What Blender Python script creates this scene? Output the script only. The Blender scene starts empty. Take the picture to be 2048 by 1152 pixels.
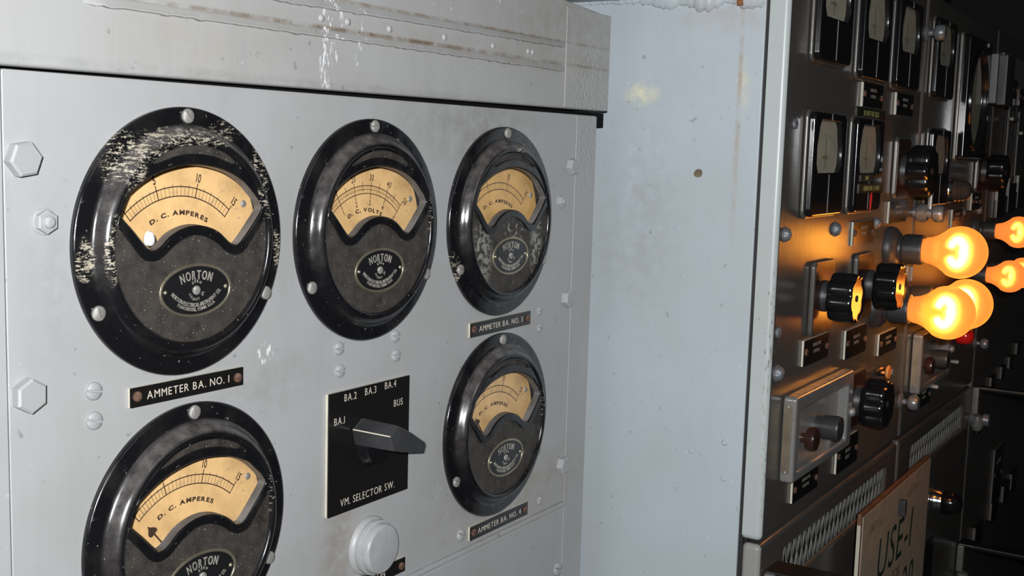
import bpy, bmesh, math, random
from mathutils import Vector, Matrix
PI = math.pi
S = bpy.context.scene
COL = S.collection
# ------------------------------------------------------------------ camera
# world: X along the switchboards (away to the right), Y into them, Z up; left panel face is Y=0
F_PX = 2340.4
fwd = Vector((0.84064, 0.52852, -0.11899)).normalized()
rgt = Vector((0.53501, -0.84438, 0.02864)).normalized()
up = rgt.cross(fwd).normalized()
rgt = fwd.cross(up).normalized()
cam_d = bpy.data.cameras.new('camera')
cam = bpy.data.objects.new('camera', cam_d)
COL.objects.link(cam)
M = Matrix((rgt, up, -fwd)).transposed().to_4x4()
M.translation = Vector((0.0, -0.64084, 0.0))
cam.matrix_world = M
cam_d.sensor_width = 36.0
cam_d.sensor_fit = 'HORIZONTAL'
cam_d.lens = F_PX / 2048.0 * 36.0
cam_d.clip_start = 0.02
cam_d.clip_end = 30
S.camera = cam
# ------------------------------------------------------------------ world
wd = bpy.data.worlds.new('compartment_dark')
S.world = wd
wd.use_nodes = True
wd.node_tree.nodes['Background'].inputs[0].default_value = (0.9, 0.95, 1.0, 1)
wd.node_tree.nodes['Background'].inputs[1].default_value = 0.012
# ------------------------------------------------------------------ lights: the camera's own flash and an added, unseen fill light
def area(name, loc, target, size, power, col=(1, 1, 1), sy=None, spread=PI):
    d = bpy.data.lights.new(name, 'AREA')
    d.shape = 'RECTANGLE'; d.size = size; d.size_y = sy or size
    d.energy = power; d.color = col; d.spread = spread
    o = bpy.data.objects.new(name, d); COL.objects.link(o)
    o.location = loc
    o.rotation_euler = (Vector(target) - Vector(loc)).to_track_quat('-Z', 'Y').to_euler()
    return o
FLASH = area('camera_flash', (-0.16, -0.74, 0.080), (0.95, -0.03, -0.05), 0.03, 21.0, (0.96, 0.98, 1.0), 0.018)
FILL = area('fill_light', (0.75, -1.75, 0.75), (0.85, 0.0, -0.1), 0.7, 0.3, (0.94, 0.97, 1.0), 0.35, spread=math.radians(70))  # added soft fill out of view, not a fitting of the compartment
# ------------------------------------------------------------------ exposure
S.view_settings.view_transform = 'Standard'
S.view_settings.look = 'None'
S.view_settings.exposure = 0.0
S.view_settings.gamma = 1.0
S.view_settings.use_curve_mapping = False

# ================================================================== materials
class NT:
    def __init__(s, name):
        s.m = bpy.data.materials.new(name); s.m.use_nodes = True
        s.t = s.m.node_tree
        s.b = s.t.nodes['Principled BSDF']; s.out = s.t.nodes['Material Output']
    def n(s, typ, **kw):
        nd = s.t.nodes.new(typ)
        for k, v in kw.items(): setattr(nd, k, v)
        return nd
    def link(s, a, b): s.t.links.new(a, b)
    def put(s, sock, v):
        if isinstance(v, bpy.types.NodeSocket): s.link(v, sock)
        elif v is not None:
            if isinstance(v, tuple) and len(v) == 3 and len(sock.default_value) == 4: v = v + (1,)
            sock.default_value = v
    def math(s, op, a, b=None, c=None, clamp=False):
        nd = s.n('ShaderNodeMath', operation=op); nd.use_clamp = clamp
        s.put(nd.inputs[0], a)
        if b is not None: s.put(nd.inputs[1], b)
        if c is not None: s.put(nd.inputs[2], c)
        return nd.outputs[0]
    def mix(s, f, a, b):
        nd = s.n('ShaderNodeMix', data_type='RGBA')
        s.put(nd.inputs[0], f); s.put(nd.inputs[6], a); s.put(nd.inputs[7], b)
        return nd.outputs[2]
    def coord(s): 
        if not hasattr(s, '_c'): s._c = s.n('ShaderNodeTexCoord').outputs['Object']
        return s._c
    def mapped(s, scale=(1, 1, 1), loc=(0, 0, 0), rot=(0, 0, 0)):
        nd = s.n('ShaderNodeMapping'); s.link(s.coord(), nd.inputs[0])
        nd.inputs[1].default_value = loc; nd.inputs[2].default_value = rot; nd.inputs[3].default_value = scale
        return nd.outputs[0]
    def noise(s, scale, detail=4, rough=0.55, vec=None, dist=0.0):
        nd = s.n('ShaderNodeTexNoise'); s.link(vec if vec is not None else s.coord(), nd.inputs['Vector'])
        nd.inputs['Scale'].default_value = scale; nd.inputs['Detail'].default_value = detail
        nd.inputs['Roughness'].default_value = rough; nd.inputs['Distortion'].default_value = dist
        return nd.outputs[0]
    def ramp(s, v, lo, hi):
        nd = s.n('ShaderNodeMapRange'); s.put(nd.inputs[0], v)
        nd.inputs[1].default_value = lo; nd.inputs[2].default_value = hi
        return nd.outputs[0]
    def blob(s, c, r, soft=0.5):
        """1 inside an ellipsoid at c with radii r (object space), fading to 0 outside"""
        mp = s.n('ShaderNodeVectorMath', operation='SUBTRACT'); s.link(s.coord(), mp.inputs[0]); mp.inputs[1].default_value = c
        dv = s.n('ShaderNodeVectorMath', operation='DIVIDE'); s.link(mp.outputs[0], dv.inputs[0]); dv.inputs[1].default_value = r
        ln = s.n('ShaderNodeVectorMath', operation='LENGTH'); s.link(dv.outputs[0], ln.inputs[0])
        return s.ramp(ln.outputs[1], 1 + soft, 1 - soft)
    def bump(s, h, strength, dist=0.001, normal=None):
        nd = s.n('ShaderNodeBump'); s.put(nd.inputs['Height'], h)
        nd.inputs['Strength'].default_value = strength; nd.inputs['Distance'].default_value = dist
        if normal is not None: s.link(normal, nd.inputs['Normal'])
        return nd.outputs[0]
    def fin(s, col=None, rough=None, metal=None, normal=None, spec=None, coat=None, coat_r=0.1):
        b = s.b
        s.put(b.inputs['Base Color'], col)
        if rough is not None: s.put(b.inputs['Roughness'], rough)
        if metal is not None: s.put(b.inputs['Metallic'], metal)
        if normal is not None: s.link(normal, b.inputs['Normal'])
        if spec is not None: b.inputs['Specular IOR Level'].default_value = spec
        if coat is not None:
            b.inputs['Coat Weight'].default_value = coat; b.inputs['Coat Roughness'].default_value = coat_r
            if normal is not None: s.link(normal, b.inputs['Coat Normal'])
        return s.m

def mat(name, col, rough=0.5, metal=0.0, bump=0.0, bscale=300, spec=None, var=0.0, coat=None):
    t = NT(name)
    c = col
    if var:
        c = t.mix(t.ramp(t.noise(40, 5), 0.35, 0.7), tuple(x * (1 - var) for x in col), col)
    nrm = t.bump(t.noise(bscale, 4), bump) if bump else None
    return t.fin(c, rough, metal, nrm, spec, coat)

def paint(name, col, rough=0.4, metal=0.0, grime=0.25, lumps=0.25, stains=(), chips=(), coarse=(), onpanel=False):
    """brushed-on enamel: lumpy brush strokes, faint grime; stains = (centre, radii, colour, amount); chips = hard edged flakes; coarse = areas of thick orange-peel"""
    t = NT(name)
    if onpanel:     # panel parts keep up the panel in local y
        sw = lambda v: (v[0], v[2], v[1] if v[1] > 0.05 else 0.0)
        stains = [(sw(c), sw(r), k, a) for c, r, k, a in stains]; chips = [(sw(c), sw(r), k, a) for c, r, k, a in chips]; coarse = [(sw(c), sw(r), a) for c, r, a in coarse]
    up_ = (lambda a, b: (a, b, a)) if onpanel else (lambda a, b: (a, a, b))
    big = t.noise(5, 4, 0.6)
    brush = t.noise(1, 5, 0.6, t.mapped(up_(160, 9)))
    fine = t.noise(420, 3)
    c = t.mix(t.math('MULTIPLY', t.ramp(big, 0.42, 0.68), grime), col, tuple(x * f for x, f in zip(col, (0.72, 0.70, 0.64))))
    c = t.mix(t.math('MULTIPLY', t.ramp(t.noise(1, 5, 0.7, t.mapped(up_(30, 5))), 0.52, 0.72), grime * 0.6), c, tuple(x * 0.7 for x in col))
    c = t.mix(t.math('MULTIPLY', t.ramp(t.noise(150, 2, 0.5), 0.73, 0.79), 0.5), c, tuple(min(1, x * 1.5) for x in col))
    c = t.mix(t.math('MULTIPLY', t.ramp(t.noise(120, 2, 0.5, t.mapped(loc=(3, 1, 7))), 0.71, 0.76), 0.6), c, tuple(x * 0.45 for x in col))
    for (ce, ra, sc, am) in stains:
        k = t.math('MULTIPLY', t.blob(ce, ra, 0.7), t.ramp(t.noise(60, 5, 0.7), 0.35, 0.6))
        c = t.mix(t.math('MULTIPLY', k, am), c, sc)
    for (ce, ra, sc, th) in chips:
        k = t.math('MULTIPLY', t.blob(ce, ra, 0.45), t.ramp(t.noise(1, 4, 0.65, t.mapped(up_(300, 95))), th, th + 0.10))
        c = t.mix(t.math('MULTIPLY', t.ramp(k, 0.25, 0.7), 0.85), c, sc)
    h = t.math('ADD', t.math('MULTIPLY', brush, 0.8), t.math('MULTIPLY', t.noise(70, 4, 0.6), 0.8))
    nrm = t.bump(h, lumps, 0.0005)
    nrm = t.bump(fine, lumps * 0.4, 0.00012, nrm)
    for (ce, ra, am) in coarse:
        hh = t.math('MULTIPLY', t.noise(240, 3, 0.5, t.mapped((1, 1, 0.55))), t.blob(ce, ra, 0.4))
        nrm = t.bump(hh, am, 0.0022, nrm)
    return t.fin(c, rough, metal, nrm)

MT = {}
GREY = (0.40, 0.40, 0.40)
MT['panel'] = paint('grey_panel_paint', GREY, 0.5, 0.0, 0.32, 0.2,
    stains=[((0.95, 0, 0.02), (0.10, .1, 0.03), (0.22, 0.21, 0.19), 0.5), ((1.05, 0, -0.37), (0.12, .1, 0.03), (0.3, 0.25, 0.18), 0.5),
            ((0.47, 0, -0.10), (0.02, .1, 0.05), (0.33, 0.33, 0.34), 0.6), ((0.66, 0, -0.19), (0.05, .1, 0.02), (0.3, 0.29, 0.28), 0.5),
            ((0.75, 0, -0.345), (0.02, .1, 0.05), (0.22, 0.17, 0.12), 0.5), ((0.95, 0, -0.30), (0.08, .1, 0.06), (0.28, 0.26, 0.24), 0.4)],
    chips=[((0.660, 0, -0.165), (0.008, .1, 0.008), (0.9, 0.9, 0.88), 0.5), ((0.664, 0, -0.004), (0.012, .1, 0.006), (0.75, 0.76, 0.76), 0.58),
           ((0.62, 0, -0.18), (0.02, .1, 0.008), (0.8, 0.8, 0.8), 0.6)],
    coarse=[((1.17, 0, -0.0), (0.03, .1, 0.06), 0.7)], onpanel=True)
MT['hood'] = paint('grey_hood_paint', (0.41, 0.405, 0.40), 0.48, 0.0, 0.45, 0.2,
    stains=[((0.58, -.01, 0.06), (0.06, .1, 0.03), (0.38, 0.34, 0.26), 0.35), ((1.10, -.01, 0.13), (0.12, .1, 0.03), (0.30, 0.27, 0.24), 0.6),
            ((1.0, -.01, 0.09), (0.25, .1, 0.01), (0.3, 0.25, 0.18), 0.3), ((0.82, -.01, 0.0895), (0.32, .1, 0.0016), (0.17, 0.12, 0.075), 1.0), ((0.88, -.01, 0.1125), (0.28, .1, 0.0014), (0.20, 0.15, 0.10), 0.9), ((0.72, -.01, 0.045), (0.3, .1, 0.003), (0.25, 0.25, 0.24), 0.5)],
    chips=[((0.722, -.01, 0.10), (0.012, .1, 0.05), (0.86, 0.86, 0.88), 0.53), ((0.715, -.01, 0.07), (0.008, .1, 0.03), (0.88, 0.88, 0.9), 0.50),
           ((0.755, -.01, 0.085), (0.006, .1, 0.03), (0.86, 0.86, 0.88), 0.55), ((0.93, -.01, 0.135), (0.10, .1, 0.02), (0.7, 0.7, 0.7), 0.62)],
    coarse=[((1.15, -.01, 0.07), (0.05, .1, 0.05), 0.9)], onpanel=True)
MT['side'] = paint('blue_grey_enamel', (0.47, 0.52, 0.555), 0.42, 0.0, 0.25, 0.12,
    stains=[((1.23, -0.036, 0.066), (.1, 0.016, 0.010), (0.78, 0.74, 0.52), 1.0), ((1.23, -0.160, 0.075), (.1, 0.006, 0.022), (0.62, 0.60, 0.46), 0.8),
            ((1.23, -0.1545, 0.09), (.1, 0.0022, 0.11), (0.40, 0.30, 0.22), 0.8), ((1.23, -0.154, -0.02), (.1, 0.003, 0.06), (0.42, 0.38, 0.33), 0.5),
            ((1.23, -0.04, -0.08), (.1, 0.04, 0.10), (0.34, 0.36, 0.37), 0.5), ((1.23, -0.14, 0.155), (.1, 0.05, 0.02), (0.42, 0.36, 0.33), 0.5)])
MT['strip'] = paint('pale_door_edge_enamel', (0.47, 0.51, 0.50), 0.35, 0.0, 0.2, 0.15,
    chips=[((1.235, -0.2055, -0.27), (.02, 0.0065, 0.15), (0.30, 0.28, 0.26), 0.52), ((1.235, -0.201, -0.19), (.02, 0.004, 0.06), (0.10, 0.10, 0.10), 0.58), ((1.235, -0.202, -0.33), (.02, 0.003, 0.10), (0.62, 0.60, 0.52), 0.58)])
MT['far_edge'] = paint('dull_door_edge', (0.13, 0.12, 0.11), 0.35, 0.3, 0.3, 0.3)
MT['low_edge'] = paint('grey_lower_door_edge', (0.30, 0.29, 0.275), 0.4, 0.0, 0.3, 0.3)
MT['weld'] = mat('painted_weld_bead', (0.36, 0.385, 0.40), 0.45, 0, 0.5, 160)
MT['rust'] = mat('rusty_steel', (0.28, 0.11, 0.04), 0.8, 0, 0.6, 220, var=0.5)
MT['door'] = paint('dark_grey_metallic_paint', (0.115, 0.106, 0.096), 0.27, 0.30, 0.4, 0.25,
    chips=[((1.245, -0.206, -0.22), (0.01, .02, 0.05), (0.2, 0.19, 0.18), 0.55)])
MT['door'].node_tree.nodes['Principled BSDF'].inputs['Specular IOR Level'].default_value = 0.65
MT['box'] = paint('silver_grey_box_paint', (0.30, 0.29, 0.28), 0.26, 0.4, 0.3, 0.3)
MT['bolt'] = mat('grey_painted_bolt', (0.43, 0.43, 0.43), 0.36, 0.0, 0.25, 500, var=0.2)
MT['dbolt'] = mat('dark_painted_bolt', (0.22, 0.23, 0.245), 0.28, 0.35, 0.25, 500, var=0.2)
MT['black_gap'] = mat('black_gasket', (0.006, 0.006, 0.006), 0.9, spec=0.1)
MT['void'] = mat('unlit_dark_steel', (0.035, 0.035, 0.035), 0.8, 0, 0.1, 30)
MT['screw'] = mat('nickel_screw', (0.52, 0.50, 0.46), 0.38, 0.45, 0.3, 900, var=0.35)
MT['rscrew'] = mat('rusty_copper_screw', (0.30, 0.17, 0.12), 0.45, 0.6, 0.5, 900, var=0.5)
MT['brass'] = mat('tarnished_brass', (0.50, 0.44, 0.32), 0.34, 0.8, 0.2, 700, var=0.3)
MT['chrome'] = mat('chromed_metal', (0.72, 0.73, 0.75), 0.16, 1.0)
MT['bakelite'] = mat('black_bakelite', (0.008, 0.008, 0.009), 0.16, 0, 0.05, 250, spec=0.6)
MT['bakelite_dull'] = mat('worn_grey_bakelite', (0.05, 0.05, 0.052), 0.42, 0, 0.2, 300, var=0.4)
MT['brown_bakelite'] = mat('brown_bakelite', (0.04, 0.018, 0.014), 0.25, 0, 0.1, 300)
MT['ink'] = mat('black_dial_ink', (0.05, 0.025, 0.015), 0.7)
MT['engrave'] = mat('cream_engraved_letters', (0.62, 0.55, 0.46), 0.6)
MT['engrave_dim'] = mat('dull_engraved_letters', (0.20, 0.18, 0.15), 0.6)
MT['edge'] = mat('pale_laminate_core', (0.66, 0.62, 0.50), 0.6, var=0.2)
MT['plate'] = mat('black_engraved_laminate', (0.010, 0.009, 0.009), 0.22, 0, 0.08, 60, spec=0.6)
MT['cream_dial'] = mat('aged_cream_dial_small', (0.52, 0.48, 0.36), 0.6, var=0.2)
MT['enamel'] = mat('black_badge_enamel', (0.012, 0.012, 0.013), 0.22, 0, 0.1, 300)
MT['silver_text'] = mat('worn_nickel_letters', (0.62, 0.58, 0.50), 0.45, 0.4, 0.3, 1500, var=0.4)
MT['red'] = mat('red_lamp_lens', (0.75, 0.015, 0.012), 0.15, spec=0.8)
MT['red_mark'] = mat('red_paint_mark', (0.85, 0.03, 0.03), 0.5)
MT['green_label'] = mat('dark_olive_label_tape', (0.02, 0.022, 0.012), 0.35)
MT['yellow_text'] = mat('olive_yellow_letters', (0.40, 0.38, 0.13), 0.5)
MT['ochre'] = mat('ochre_painted_numerals', (0.34, 0.22, 0.04), 0.6)
MT['wood'] = mat('brown_board_edge', (0.22, 0.10, 0.055), 0.55, 0, 0.3, 120, var=0.4)
MT['cardboard'] = mat('buff_card_sign', (0.42, 0.33, 0.235), 0.7, 0, 0.1, 80, var=0.15)
MT['marker'] = mat('dark_green_marker', (0.012, 0.03, 0.014), 0.6)
MT['pencil'] = mat('faint_pencil_writing', (0.12, 0.08, 0.05), 0.7)
MT['rail'] = mat('black_rail_paint', (0.012, 0.011, 0.010), 0.3, 0.2, 0.2, 90)
MT['bracket'] = mat('grey_rail_bracket', (0.20, 0.20, 0.18), 0.4, 0.2, 0.3, 200, var=0.3)
MT['rail_edge'] = mat('dull_worn_edge', (0.12, 0.11, 0.10), 0.6)
MT['greybox'] = mat('pale_grey_box_paint', (0.16, 0.16, 0.165), 0.5)
MT['white_blob'] = mat('white_paint_drip', (0.80, 0.80, 0.78), 0.35, 0, 0.2, 500)
MT['inner'] = mat('dusty_black_interior', (0.02, 0.018, 0.017), 0.6)

def cream_mat():
    t = NT('aged_cream_dial')
    c = t.mix(t.ramp(t.noise(38, 5, 0.65), 0.42, 0.72), (0.86, 0.55, 0.245), (0.60, 0.37, 0.16))
    c = t.mix(t.ramp(t.noise(120, 4, 0.7, t.mapped(loc=(2, 5, 1))), 0.60, 0.75), c, (0.45, 0.33, 0.2))
    return t.fin(c, 0.55, 0.0)
MT['dial'] = cream_mat()
def cream_mat2():
    t = NT('darker_aged_dial')
    c = t.mix(t.ramp(t.noise(38, 5, 0.65), 0.42, 0.72), (0.80, 0.47, 0.16), (0.55, 0.33, 0.12))
    return t.fin(c, 0.6, 0.0)
MT['dial_dark'] = cream_mat2()

def leather_mat(name, chips=()):
    """pebbled black face plate with dust in the pits"""
    t = NT(name)
    sp = t.n('ShaderNodeSeparateXYZ'); t.link(t.coord(), sp.inputs[0])
    k = 2 * PI / 0.0019
    a = t.math('SINE', t.math('MULTIPLY', t.math('ADD', sp.outputs[0], t.math('MULTIPLY', sp.outputs[1], 0.22)), k))
    b = t.math('SINE', t.math('MULTIPLY', t.math('SUBTRACT', sp.outputs[1], t.math('MULTIPLY', sp.outputs[0], 0.22)), k))
    h = t.math('MULTIPLY', t.math('ADD', t.math('MULTIPLY', a, b), 1.0), 0.5)
    dust = t.math('MULTIPLY', t.ramp(h, 0.45, 0.95), t.ramp(t.noise(90, 5, 0.6), 0.3, 0.62))
    c = t.mix(dust, (0.022, 0.019, 0.017), (0.20, 0.165, 0.135))
    for ce, ra, th in chips:
        kk = t.math('MULTIPLY', t.blob(ce, ra, 0.4), t.ramp(t.noise(160, 4, 0.65), th, th + 0.06))
        c = t.mix(t.math('MULTIPLY', kk, t.ramp(h, 0.3, 0.6)), c, (0.55, 0.54, 0.46))
    c = t.mix(t.ramp(t.noise(700, 1, 0.5), 0.72, 0.78), c, (0.5, 0.48, 0.45))
    return t.fin(c, 0.5, 0.0, t.bump(h, 0.9, 0.0006))

def gloss_black(name, scuffs=(), amount=0.66):
    """glossy black case: dust, tiny chips, painted cove sheen; scuffs = (centre, radii, threshold, stretch)"""
    t = NT(name)
    base = (0.007, 0.007, 0.008)
    c = t.mix(t.ramp(t.noise(300, 3, 0.6), 0.69, 0.73), base, (0.32, 0.32, 0.31))
    c = t.mix(t.math('MULTIPLY', t.ramp(t.noise(30, 4), 0.5, 0.75), 0.35), c, (0.03, 0.027, 0.025))
    r = t.math('ADD', 0.15, t.math('MULTIPLY', t.ramp(t.noise(60, 4), 0.4, 0.7), 0.22))
    # sheen of the cove round the raised rim, painted in as dusty grey
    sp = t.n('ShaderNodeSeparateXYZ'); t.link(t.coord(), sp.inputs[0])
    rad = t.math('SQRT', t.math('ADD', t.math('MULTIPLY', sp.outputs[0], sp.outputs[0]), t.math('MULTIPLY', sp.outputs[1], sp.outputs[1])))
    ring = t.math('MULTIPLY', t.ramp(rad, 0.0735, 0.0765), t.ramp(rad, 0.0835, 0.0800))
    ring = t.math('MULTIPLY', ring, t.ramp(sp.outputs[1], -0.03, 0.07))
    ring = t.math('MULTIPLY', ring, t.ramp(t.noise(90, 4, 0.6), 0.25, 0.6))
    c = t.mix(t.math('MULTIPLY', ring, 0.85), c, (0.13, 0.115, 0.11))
    for ce, ra, th in scuffs:
        n1 = t.noise(1, 4, 0.7, t.mapped((170, 620, 60)))
        n2 = t.noise(420, 4, 0.7)
        k = t.ramp(t.math('ADD', t.math('MULTIPLY', n1, 0.6), t.math('MULTIPLY', n2, 0.4)), th, th + 0.04)
        n3 = t.noise(70, 4, 0.7)
        k = t.math('MULTIPLY', k, t.ramp(t.math('ADD', t.blob(ce, ra, 0.6), t.math('MULTIPLY', n3, 1.2)), 1.0, 1.25))
        c = t.mix(k, c, t.mix(t.noise(80, 3), (0.50, 0.46, 0.36), (0.30, 0.25, 0.19)))
        r = t.math('MAXIMUM', r, t.math('MULTIPLY', k, 0.7))
    return t.fin(c, r, 0.0, t.bump(t.noise(50, 3), 0.08, 0.001), 0.6)
scf1 = [((-0.056, 0.056, 0.004), (0.016, 0.022, 0.02), 0.515), ((0.0, 0.074, 0.012), (0.045, 0.007, 0.02), 0.505), ((0.070, 0.044, 0.006), (0.010, 0.030, 0.02), 0.52),
        ((0.089, -0.008, 0.004), (0.005, 0.016, 0.02), 0.49), ((-0.087, -0.008, 0.004), (0.006, 0.014, 0.02), 0.49), ((-0.072, 0.0, 0.012), (0.005, 0.022, 0.02), 0.505),
        ((-0.045, 0.064, 0.014), (0.020, 0.008, 0.02), 0.515), ((0.04, 0.082, 0.004), (0.02, 0.006, 0.02), 0.54)]
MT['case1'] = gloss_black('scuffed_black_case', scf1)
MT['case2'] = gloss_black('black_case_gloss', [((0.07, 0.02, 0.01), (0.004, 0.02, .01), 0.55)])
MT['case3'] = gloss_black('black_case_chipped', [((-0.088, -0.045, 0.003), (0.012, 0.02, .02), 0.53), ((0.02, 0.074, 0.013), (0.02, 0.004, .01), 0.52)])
MT['face1'] = leather_mat('pebbled_face_dusty')
MT['face3'] = leather_mat('pebbled_face_flaking', [((-0.052, -0.032, 0.01), (0.016, 0.03, 0.02), 0.47), ((0.05, -0.025, 0.01), (0.010, 0.03, 0.02), 0.47), ((0.01, -0.005, 0.01), (0.02, 0.012, 0.02), 0.54)])
MT['lip'] = mat('dusty_grey_window_lip', (0.17, 0.16, 0.155), 0.45, 0, 0.3, 400, var=0.6)

def thin_glass(name, tint=(1, 1, 1)):
    t = NT(name)
    tr = t.n('ShaderNodeBsdfTransparent'); tr.inputs[0].default_value = tint + (1,)
    gl = t.n('ShaderNodeBsdfGlossy'); gl.inputs['Roughness'].default_value = 0.03
    lw = t.n('ShaderNodeLayerWeight'); lw.inputs[0].default_value = 0.5
    fr = t.math('ADD', 0.03, t.math('MULTIPLY', t.math('POWER', lw.outputs['Facing'], 4.0), 0.5))
    mx = t.n('ShaderNodeMixShader'); t.link(fr, mx.inputs[0]); t.link(tr.outputs[0], mx.inputs[1]); t.link(gl.outputs[0], mx.inputs[2])
    t.link(mx.outputs[0], t.out.inputs[0])
    return t.m
MT['glass'] = thin_glass('instrument_window_glass')
MT['lens'] = thin_glass('clear_ribbed_lens_glass', (0.8, 0.75, 0.7))

def bulb_glass(name, em):
    """frosted amber glass: scatters its filament's light and flash light, and glows"""
    t = NT(name)
    tl = t.n('ShaderNodeBsdfTranslucent'); tl.inputs[0].default_value = (0.9, 0.28, 0.05, 1)
    rf = t.n('ShaderNodeBsdfRefraction'); rf.inputs['Color'].default_value = (1.0, 0.66, 0.26, 1); rf.inputs['Roughness'].default_value = 0.60; rf.inputs['IOR'].default_value = 1.25
    df = t.n('ShaderNodeBsdfDiffuse'); df.inputs[0].default_value = (0.62, 0.26, 0.12, 1)
    gl = t.n('ShaderNodeBsdfGlossy'); gl.inputs['Roughness'].default_value = 0.22
    e = t.n('ShaderNodeEmission'); e.inputs[0].default_value = (1.0, 0.27, 0.055, 1); e.inputs[1].default_value = em
    m1 = t.n('ShaderNodeMixShader'); m1.inputs[0].default_value = 0.96
    t.link(tl.outputs[0], m1.inputs[1]); t.link(rf.outputs[0], m1.inputs[2])
    m2 = t.n('ShaderNodeMixShader'); m2.inputs[0].default_value = 0.35
    t.link(m1.outputs[0], m2.inputs[1]); t.link(df.outputs[0], m2.inputs[2])
    m3 = t.n('ShaderNodeMixShader'); m3.inputs[0].default_value = 0.04
    t.link(m2.outputs[0], m3.inputs[1]); t.link(gl.outputs[0], m3.inputs[2])
    ad = t.n('ShaderNodeAddShader'); t.link(m3.outputs[0], ad.inputs[0]); t.link(e.outputs[0], ad.inputs[1])
    t.link(ad.outputs[0], t.out.inputs[0])
    return t.m
def emit(name, col, st):
    t = NT(name)
    e = t.n('ShaderNodeEmission'); e.inputs[0].default_value = col + (1,); e.inputs[1].default_value = st
    t.link(e.outputs[0], t.out.inputs[0])
    return t.m
MT['bulb'] = bulb_glass('frosted_amber_bulb', 0.50)
MT['bulb_dim'] = bulb_glass('frosted_amber_bulb_dimmer', 0.55)
MT['filament'] = emit('glowing_filament', (1.0, 0.62, 0.16), 62.0)
MT['filament_dim'] = emit('dim_glowing_filament', (1.0, 0.6, 0.15), 12.0)

# ================================================================== geometry helpers
def new_obj(name, me, m=None, parent=None):
    o = bpy.data.objects.new(name, me); COL.objects.link(o)
    if m is not None:
        if len(me.materials) == 0: me.materials.append(None)
        o.material_slots[0].link = 'OBJECT'; o.material_slots[0].material = MT[m] if isinstance(m, str) else m
    if parent is not None: o.parent = parent
    if any(p.use_smooth for p in me.polygons[:1]):
        w = o.modifiers.new('even_shading', 'WEIGHTED_NORMAL'); w.keep_sharp = True; w.weight = 100
    return o
def bm_me(bm, smooth=True, angle=35):
    bmesh.ops.recalc_face_normals(bm, faces=bm.faces)
    me = bpy.data.meshes.new('mesh'); bm.to_mesh(me); bm.free()
    if smooth:
        for f in me.polygons: f.use_smooth = True
        me.set_sharp_from_angle(angle=math.radians(angle))
    return me
def box_bm(bm, x0, x1, y0, y1, z0, z1, bev=0.0, seg=2):
    r = bmesh.ops.create_cube(bm, size=1.0)
    vs = r['verts']
    for v in vs:
        v.co = Vector(((x0 + x1) / 2 + v.co.x * (x1 - x0), (y0 + y1) / 2 + v.co.y * (y1 - y0), (z0 + z1) / 2 + v.co.z * (z1 - z0)))
    if bev > 0:
        es = list({e for v in vs for e in v.link_edges})
        bmesh.ops.bevel(bm, geom=es, offset=bev, segments=seg, affect='EDGES', profile=0.5)
def box(*a, **k):
    bm = bmesh.new(); box_bm(bm, *a, **k); return bm_me(bm)
def lathe_bm(bm, prof, n=48, cx=0, cy=0, fn=None):
    rings = []
    for (r, h) in prof:
        if r < 1e-7: rings.append([bm.verts.new((cx, cy, h))])
        else: rings.append([bm.verts.new((cx + r * math.cos(2 * PI * i / n), cy + r * math.sin(2 * PI * i / n), h)) for i in range(n)])
    for A, B in zip(rings, rings[1:]):
        if len(A) == 1 and len(B) == 1: continue
        for i in range(n):
            j = (i + 1) % n
            if len(A) == 1: bm.faces.new((A[0], B[i], B[j]))
            elif len(B) == 1: bm.faces.new((A[i], A[j], B[0]))
            else: bm.faces.new((A[i], A[j], B[j], B[i]))
def lathe(prof, n=48, angle=40):
    bm = bmesh.new(); lathe_bm(bm, prof, n); return bm_me(bm, True, angle)
def flat(loops, z0, z1, bev=0.0, res=2):
    """extruded outline (first loop outer, rest holes) with rounded edges"""
    cu = bpy.data.curves.new('c', 'CURVE'); cu.dimensions = '2D'; cu.fill_mode = 'BOTH'
    for L in loops:
        s = cu.splines.new('POLY'); s.points.add(len(L) - 1)
        for p, q in zip(s.points, L): p.co = (q[0], q[1], 0, 1)
        s.use_cyclic_u = True
    cu.extrude = (z1 - z0) / 2 - bev
    cu.bevel_depth = bev; cu.bevel_resolution = res; cu.offset = -bev
    o = bpy.data.objects.new('c', cu)
    me = bpy.data.meshes.new_from_object(o)
    bpy.data.objects.remove(o); bpy.data.curves.remove(cu)
    for v in me.vertices: v.co.z += (z0 + z1) / 2
    for f in me.polygons: f.use_smooth = True
    me.set_sharp_from_angle(angle=math.radians(35))
    me.materials.clear()
    return me
def ell(rx, ry, cx=0, cy=0, n=64, a0=0, a1=2 * PI):
    full = abs(a1 - a0 - 2 * PI) < 1e-6
    m = n if full else n - 1
    return [(cx + rx * math.cos(a0 + (a1 - a0) * i / m), cy + ry * math.sin(a0 + (a1 - a0) * i / m)) for i in range(n)]
def rrect(x0, x1, y0, y1, r, n=6):
    P = []
    for cx, cy, a in ((x1 - r, y1 - r, 0), (x0 + r, y1 - r, PI / 2), (x0 + r, y0 + r, PI), (x1 - r, y0 + r, 1.5 * PI)):
        P += [(cx + r * math.cos(a + PI / 2 * i / n), cy + r * math.sin(a + PI / 2 * i / n)) for i in range(n + 1)]
    return P
def smooth_path(pts, k=6, closed=True):
    """Catmull-Rom through points"""
    out = []; n = len(pts)
    for i in range(n if closed else n - 1):
        p0, p1, p2, p3 = pts[(i - 1) % n], pts[i], pts[(i + 1) % n], pts[(i + 2) % n]
        if not closed:
            p0 = pts[max(i - 1, 0)]; p3 = pts[min(i + 2, n - 1)]
        for j in range(k):
            t = j / k
            out.append(tuple(0.5 * (2 * b + (c - a) * t + (2 * a - 5 * b + 4 * c - d) * t * t + (3 * b - a - 3 * c + d) * t ** 3) for a, b, c, d in zip(p0, p1, p2, p3)))
    if not closed: out.append(pts[-1])
    return out
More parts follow.
